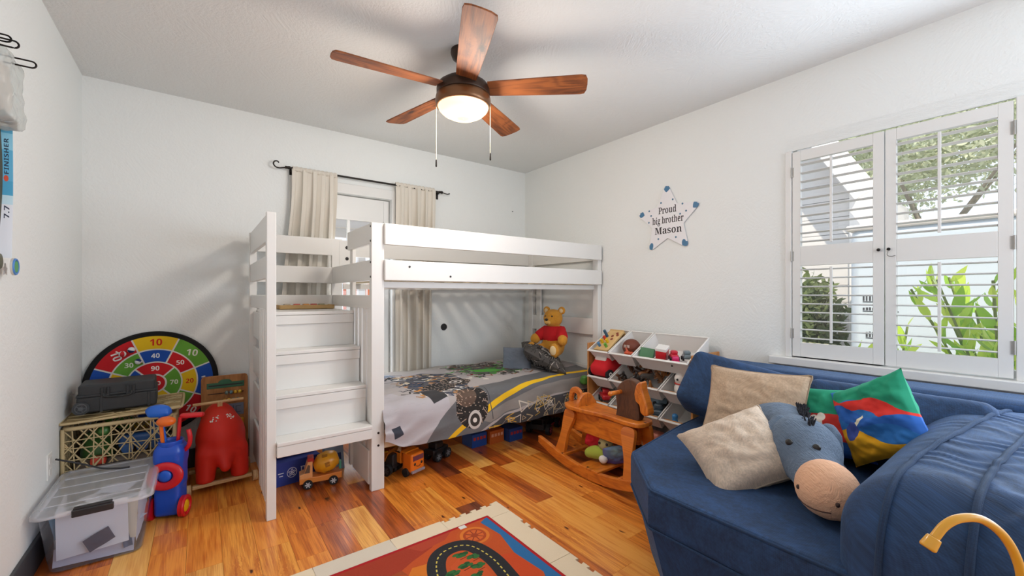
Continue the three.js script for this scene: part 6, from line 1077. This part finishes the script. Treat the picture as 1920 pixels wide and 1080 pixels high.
    for (let i = 0; i < 26; i++) { const x = lerp(0.2, 0.7, r()), z = lerp(-1.3, -0.5, r()); c.fillStyle = ['#a8381f', '#d9702a', '#8e3018', '#e08a32'][i % 4]; c.beginPath(); c.ellipse(...P(x, z), 40 + 60 * r(), 25 + 40 * r(), r() * 3, 0, 7); c.fill(); }
    c.strokeStyle = '#b5161c'; c.lineWidth = 0.022 * k; c.strokeRect(0, 0, W, Hh);
    for (let i = 0; i < 5000; i++) { c.fillStyle = r() > .5 ? 'rgba(255,220,190,0.05)' : 'rgba(50,10,0,0.05)'; c.fillRect(r() * W, r() * Hh, 3, 3); }
  });
  const q = thing('road_rug', 'orange play rug printed with a black road, trees and a red border', 'rug', [0, 0.0125, 0]);
  const g = bx(rx0, rx1, 0, 0.006, rz0, rz1), p = g.attributes.position, uv = g.attributes.uv; for (let i = 0; i < p.count; i++) uv.setXY(i, (p.getX(i) - rx0) / (rx1 - rx0), 1 - (p.getZ(i) - rz0) / (rz1 - rz0));
  part(q, 'pile', g, mat(0xffffff, { map: tex, roughness: 0.95, bumpMap: rep(fabricBump, 10), bumpScale: 0.0008 }));
  part(q, 'binding', join([bx(rx0 - 0.003, rx0, 0, 0.0065, rz0, rz1), bx(rx1, rx1 + 0.003, 0, 0.0065, rz0, rz1), bx(rx0, rx1, 0, 0.0065, rz0 - 0.003, rz0), bx(rx0, rx1, 0, 0.0065, rz1, rz1 + 0.003)]), mat(0xb5161c, { roughness: 0.9 }));
  part(q, 'corner_tag', bx(1.0, 1.035, 0.006, 0.0075, rz0 + 0.003, rz0 + 0.028), mat(0xe9e6e0, { roughness: 0.7 }));
}
// ---------------------------------------------------------------- what the windows look out on
{
  const gm = mat(0xffffff, { map: rep(dataTex(256, 256, (u, v) => { const n = tileNoise(u, v, 30) + 0.6 * tileNoise(u, v, 80, 3); return [150 + 40 * n, 150 + 38 * n, 128 + 34 * n]; }), 6), roughness: 0.95 });
  structure('ground', 'pale dry yard outside the windows', bx(X1 + T + 0.01, 22, -0.45, -0.35, -16, 12), gm);
  const g2 = new THREE.Mesh(bx(-8, X1 + T, -0.45, -0.35, -16, ZB - T - 0.01), gm); g2.name = 'patio'; g2.userData = { kind: 'structure', label: 'pale patio ground outside the glazed door', category: 'ground' }; scene.add(g2);
}
{
  const wp = mat(0xd9d6d4, { roughness: 0.7 }), t = thing('neighbour_house', 'pale lap-sided neighbouring house with a sloping eave outside the window', 'house', [6.0, -0.35, 0]);
  for (let i = 0; i < 17; i++) { const y = i * 0.2; const z1 = y + 0.1 > 2.8 ? -1.48 - (y - 2.7) * 0.55 : -1.48; part(t, 'siding_board', bx(0.0, 0.03, y, y + 0.205, -5.5, z1).rotateZ(0), wp).rotation.z = 0; }
  part(t, 'wall_core', bx(0.02, 3, 0, 2.85, -5.5, -1.5), wp); part(t, 'corner_board', bx(-0.03, 0.05, 0, 2.75, -1.50, -1.40, 0.004), mat(0xeceae8));
  part(t, 'rake_board', plate([-0.35, 2.55, -1.30], [-0.35, 4.0, -2.15], 0.16, 0.04, V(0, 0.5, 1)), mat(0xf0efee)); part(t, 'rake_board', plate([-0.3, 2.62, -1.22], [-0.3, 4.1, -2.09], 0.06, 0.05, V(0, 0.5, 1)), mat(0xe6e4e2));
  for (let k = 0; k < 6; k++) part(t, 'soffit_board', plate([-0.33 + k * 0.06, 2.6, -1.42], [-0.33 + k * 0.06, 3.95, -2.2], 0.055, 0.02, V(1, 0, 0)), wp);
}
{
  const wh = mat(0xcdd7e2, { roughness: 0.35 }), t = thing('parked_trailer', 'long pale trailer parked outside behind the green shrub', 'trailer', [4.6, -0.35, 0]);
  part(t, 'side_wall', bx(0, 2.2, 0.32, 2.08, -1.16, 4.2, 0.08), wh); part(t, 'roof_strip', bx(-0.02, 2.2, 2.05, 2.1, -1.18, 4.22, 0.02), mat(0xf3e6e0)); part(t, 'skirt', bx(0.03, 2.17, 0.14, 0.33, -1.1, 4.1, 0.02), mat(0xcfd3d8));
  part(t, 'wheel', cyl(0.33, 0.33, 0.2, [0.13, 0.33, 0.25], 'x', 36), mat(0x2a2b2d, { roughness: 0.8 })); part(t, 'fender', new THREE.TorusGeometry(0.42, 0.045, 10, 30, Math.PI).rotateY(Math.PI / 2).translate(0.02, 0.33, 0.25), mat(0xeceef0)); part(t, 'fender', new THREE.TorusGeometry(0.42, 0.045, 10, 30, Math.PI).rotateY(Math.PI / 2).translate(0.02, 0.33, 1.15), mat(0xeceef0)); part(t, 'wheel', cyl(0.33, 0.33, 0.2, [0.13, 0.33, 1.15], 'x', 36), mat(0x2a2b2d, { roughness: 0.8 }));
  const mk = [], r = mulberry(4); for (const [y, z0, n, h] of [[1.44, -1.06, 8, 0.055], [1.36, -1.06, 11, 0.025], [1.13, -1.04, 8, 0.06]]) { for (let i = 0; i < n; i++) mk.push(bx(-0.003, 0.0, y, y + h * (0.7 + 0.3 * r()), z0 + i * 0.021, z0 + i * 0.021 + 0.009 + 0.005 * r())); mk.push(bx(-0.003, 0, y - 0.012, y - 0.005, z0, z0 + n * 0.021)); }
  part(t, 'lettering', join(mk), mat(0x30323a, { roughness: 0.6 }), 'small dark lettering on the trailer side');
}
const leafGeo = (L, W) => { const s = new THREE.Shape(); s.moveTo(0, 0); s.quadraticCurveTo(W, L * 0.35, 0, L); s.quadraticCurveTo(-W, L * 0.35, 0, 0); const g = new THREE.ShapeGeometry(s, 5), p = g.attributes.position; for (let i = 0; i < p.count; i++) p.setZ(i, 0.25 * Math.abs(p.getX(i)) - 0.9 * (p.getY(i) / L) ** 2 * L * 0.18); g.computeVertexNormals(); return g; };
function leafMat(c, tr = 0.45) { return phys(c, { roughness: 0.75, transmission: tr, thickness: 0, side: THREE.DoubleSide }); }
{
  const lg = [leafGeo(0.17, 0.045), leafGeo(0.13, 0.04)], lm = [leafMat(0xb7d63c), leafMat(0x8fbf2a), leafMat(0xcfe35a)], bark = mat(0x6a7a3a, { roughness: 0.8 }), r = mulberry(88);
  function shrub(label, at, stems, h, spread, per) {
    const t = thing('leafy_shrub', label, 'shrub', at);
    for (let s = 0; s < stems; s++) {
      const a = s / stems * 6.283 + r(), tip = [spread * (0.4 + 0.6 * r()) * Math.cos(a), h * (0.75 + 0.3 * r()), spread * (0.4 + 0.6 * r()) * Math.sin(a)], mid = [tip[0] * 0.35, tip[1] * 0.6, tip[2] * 0.35];
      const c = new THREE.CatmullRomCurve3([V(0, 0, 0), V(...mid), V(...tip)]); part(t, 'stem', new THREE.TubeGeometry(c, 14, 0.007, 6), bark);
      for (let k = 0; k < per; k++) { const p = c.getPoint(0.42 + 0.58 * (k + r() * 0.6) / per), l = part(t, 'leaf', lg[k % 2], lm[(s + k) % 3]); l.position.copy(p); l.rotation.set((r() - 0.2) * 1.3, r() * 6.283, (r() - 0.5) * 1.6, 'YXZ'); l.scale.setScalar(0.8 + 0.5 * r()); }
    }
  }
  shrub('bright yellow-green leafy shrub close outside the shutter by the sofa arm', [3.7, -0.35, -0.22], 12, 1.6, 0.46, 18);
  shrub('low bright green shrub outside the bottom of the shutter', [3.9, -0.35, -0.75], 6, 1.2, 0.32, 9);
}
{
  const r = mulberry(123), lg = leafGeo(0.085, 0.032);
  function tree(label, at, h, rad, n, col, trunkH, flat2 = 0.7) {
    const t = thing('garden_tree', label, 'tree', at);
    const br = []; for (let i = 0; i < 4; i++) { const a = i * 1.6 + r(); br.push(stick([0, trunkH, 0], [rad * 0.7 * Math.cos(a), h + rad * 0.3 * (r() - .3), rad * 0.7 * Math.sin(a)], 0.035, 7, 0.008)); }
    part(t, 'trunk', join([stick([0, 0, 0], [0, trunkH + 0.1, 0], 0.13, 10, 0.1)]), mat(0x5a5048, { roughness: 0.9 })); part(t, 'branch', join(br), mat(0x8a8274, { roughness: 0.9 }));
    const m = new THREE.InstancedMesh(lg, leafMat(col, 0.4), n); m.name = 'foliage'; m.userData.kind = 'stuff'; const M = new THREE.Matrix4(), q = new THREE.Quaternion(), e = new THREE.Euler(), c = new THREE.Color();
    for (let i = 0; i < n; i++) { const a = r() * 6.283, b = Math.acos(2 * r() - 1), k = Math.cbrt(r()) * (0.75 + 0.45 * noise(Math.cos(a) * 2, Math.sin(a) * 2, b * 2)); e.set(r() * 6, r() * 6, r() * 6); q.setFromEuler(e); M.compose(V(rad * k * Math.sin(b) * Math.cos(a), h + rad * flat2 * k * Math.cos(b), rad * k * Math.sin(b) * Math.sin(a)), q, V(1, 1, 1).multiplyScalar(0.7 + 0.7 * r())); m.setMatrixAt(i, M); m.setColorAt(i, c.setScalar(0.75 + 0.4 * r())); }
    t.add(m); return t;
  }
  tree('tall pale green tree filling the upper shutter openings outside', [9.5, -0.35, -1.3], 4.3, 2.2, 15000, 0xc6ccae, 2.2, 0.72);
  tree('grey-green tree standing behind the neighbouring house', [12.0, -0.35, -3.2], 4.2, 2.4, 12000, 0xbcc4a4, 1.8, 0.9);
  tree('dark green tree low behind the trailer end outside', [5.45, -0.35, -1.72], 1.15, 0.38, 3000, 0x6f7f4a, 0.5, 1.7);
  const f = thing('picket_fence', 'short weathered picket fence outside beside the trailer', 'fence', [5.0, -0.35, -1.55]);
  for (let i = 0; i < 8; i++) part(f, 'picket', bx(-0.012, 0.012, 0, 1.0, -0.3 + i * 0.065, -0.262 + i * 0.065, 0.003), mat(0xcfc8a8, { roughness: 0.8 })); for (const y of [0.3, 0.8]) part(f, 'fence_rail', bx(0.012, 0.04, y, y + 0.07, -0.32, 0.22), mat(0xc4bc9c, { roughness: 0.8 }));
}
{
  const t = thing('patio_fence', 'orange-stained board fence on the patio seen through the door glass', 'fence', [1.9, -0.35, -7.2]);
  for (let i = 0; i < 16; i++) { part(t, 'fence_board', bx(-1.4 + i * 0.2, -1.22 + i * 0.2, 0, 1.75, -0.012, 0.012, 0.003), mat([0xd07a45, 0xc46a3a, 0xdc8a58, 0xb8603a][i % 4], { roughness: 0.7 })); }
  for (const x of [-1.45, -0.35, 0.75, 1.85]) part(t, 'fence_post', bx(x, x + 0.1, 0, 1.85, 0.02, 0.12, 0.004), mat(0xf0eeec));
  const p = thing('patio_cover', 'white patio roof with beams seen through the top of the door glass', 'patio roof', [1.6, 0, -5.2]);
  part(p, 'roof_sheet', bx(-2.2, 2.2, 2.06, 2.09, -0.9, 1.0), mat(0xe6e2ea)); for (const z of [-0.88, 0.0, 0.9]) part(p, 'beam', bx(-2.2, 2.2, 1.94, 2.06, z - 0.03, z + 0.03), mat(0xf4f2f4)); for (const x of [-2.1, 0.25, 2.1]) part(p, 'post', bx(x - 0.05, x + 0.05, -0.35, 1.94, -0.93, -0.83), mat(0xf4f2f4));
}
// ---------------------------------------------------------------- shadows on, draw
scene.traverse(o => { if (o.isMesh) { o.castShadow = true; o.receiveShadow = true; } });
renderer.render(scene, camera);
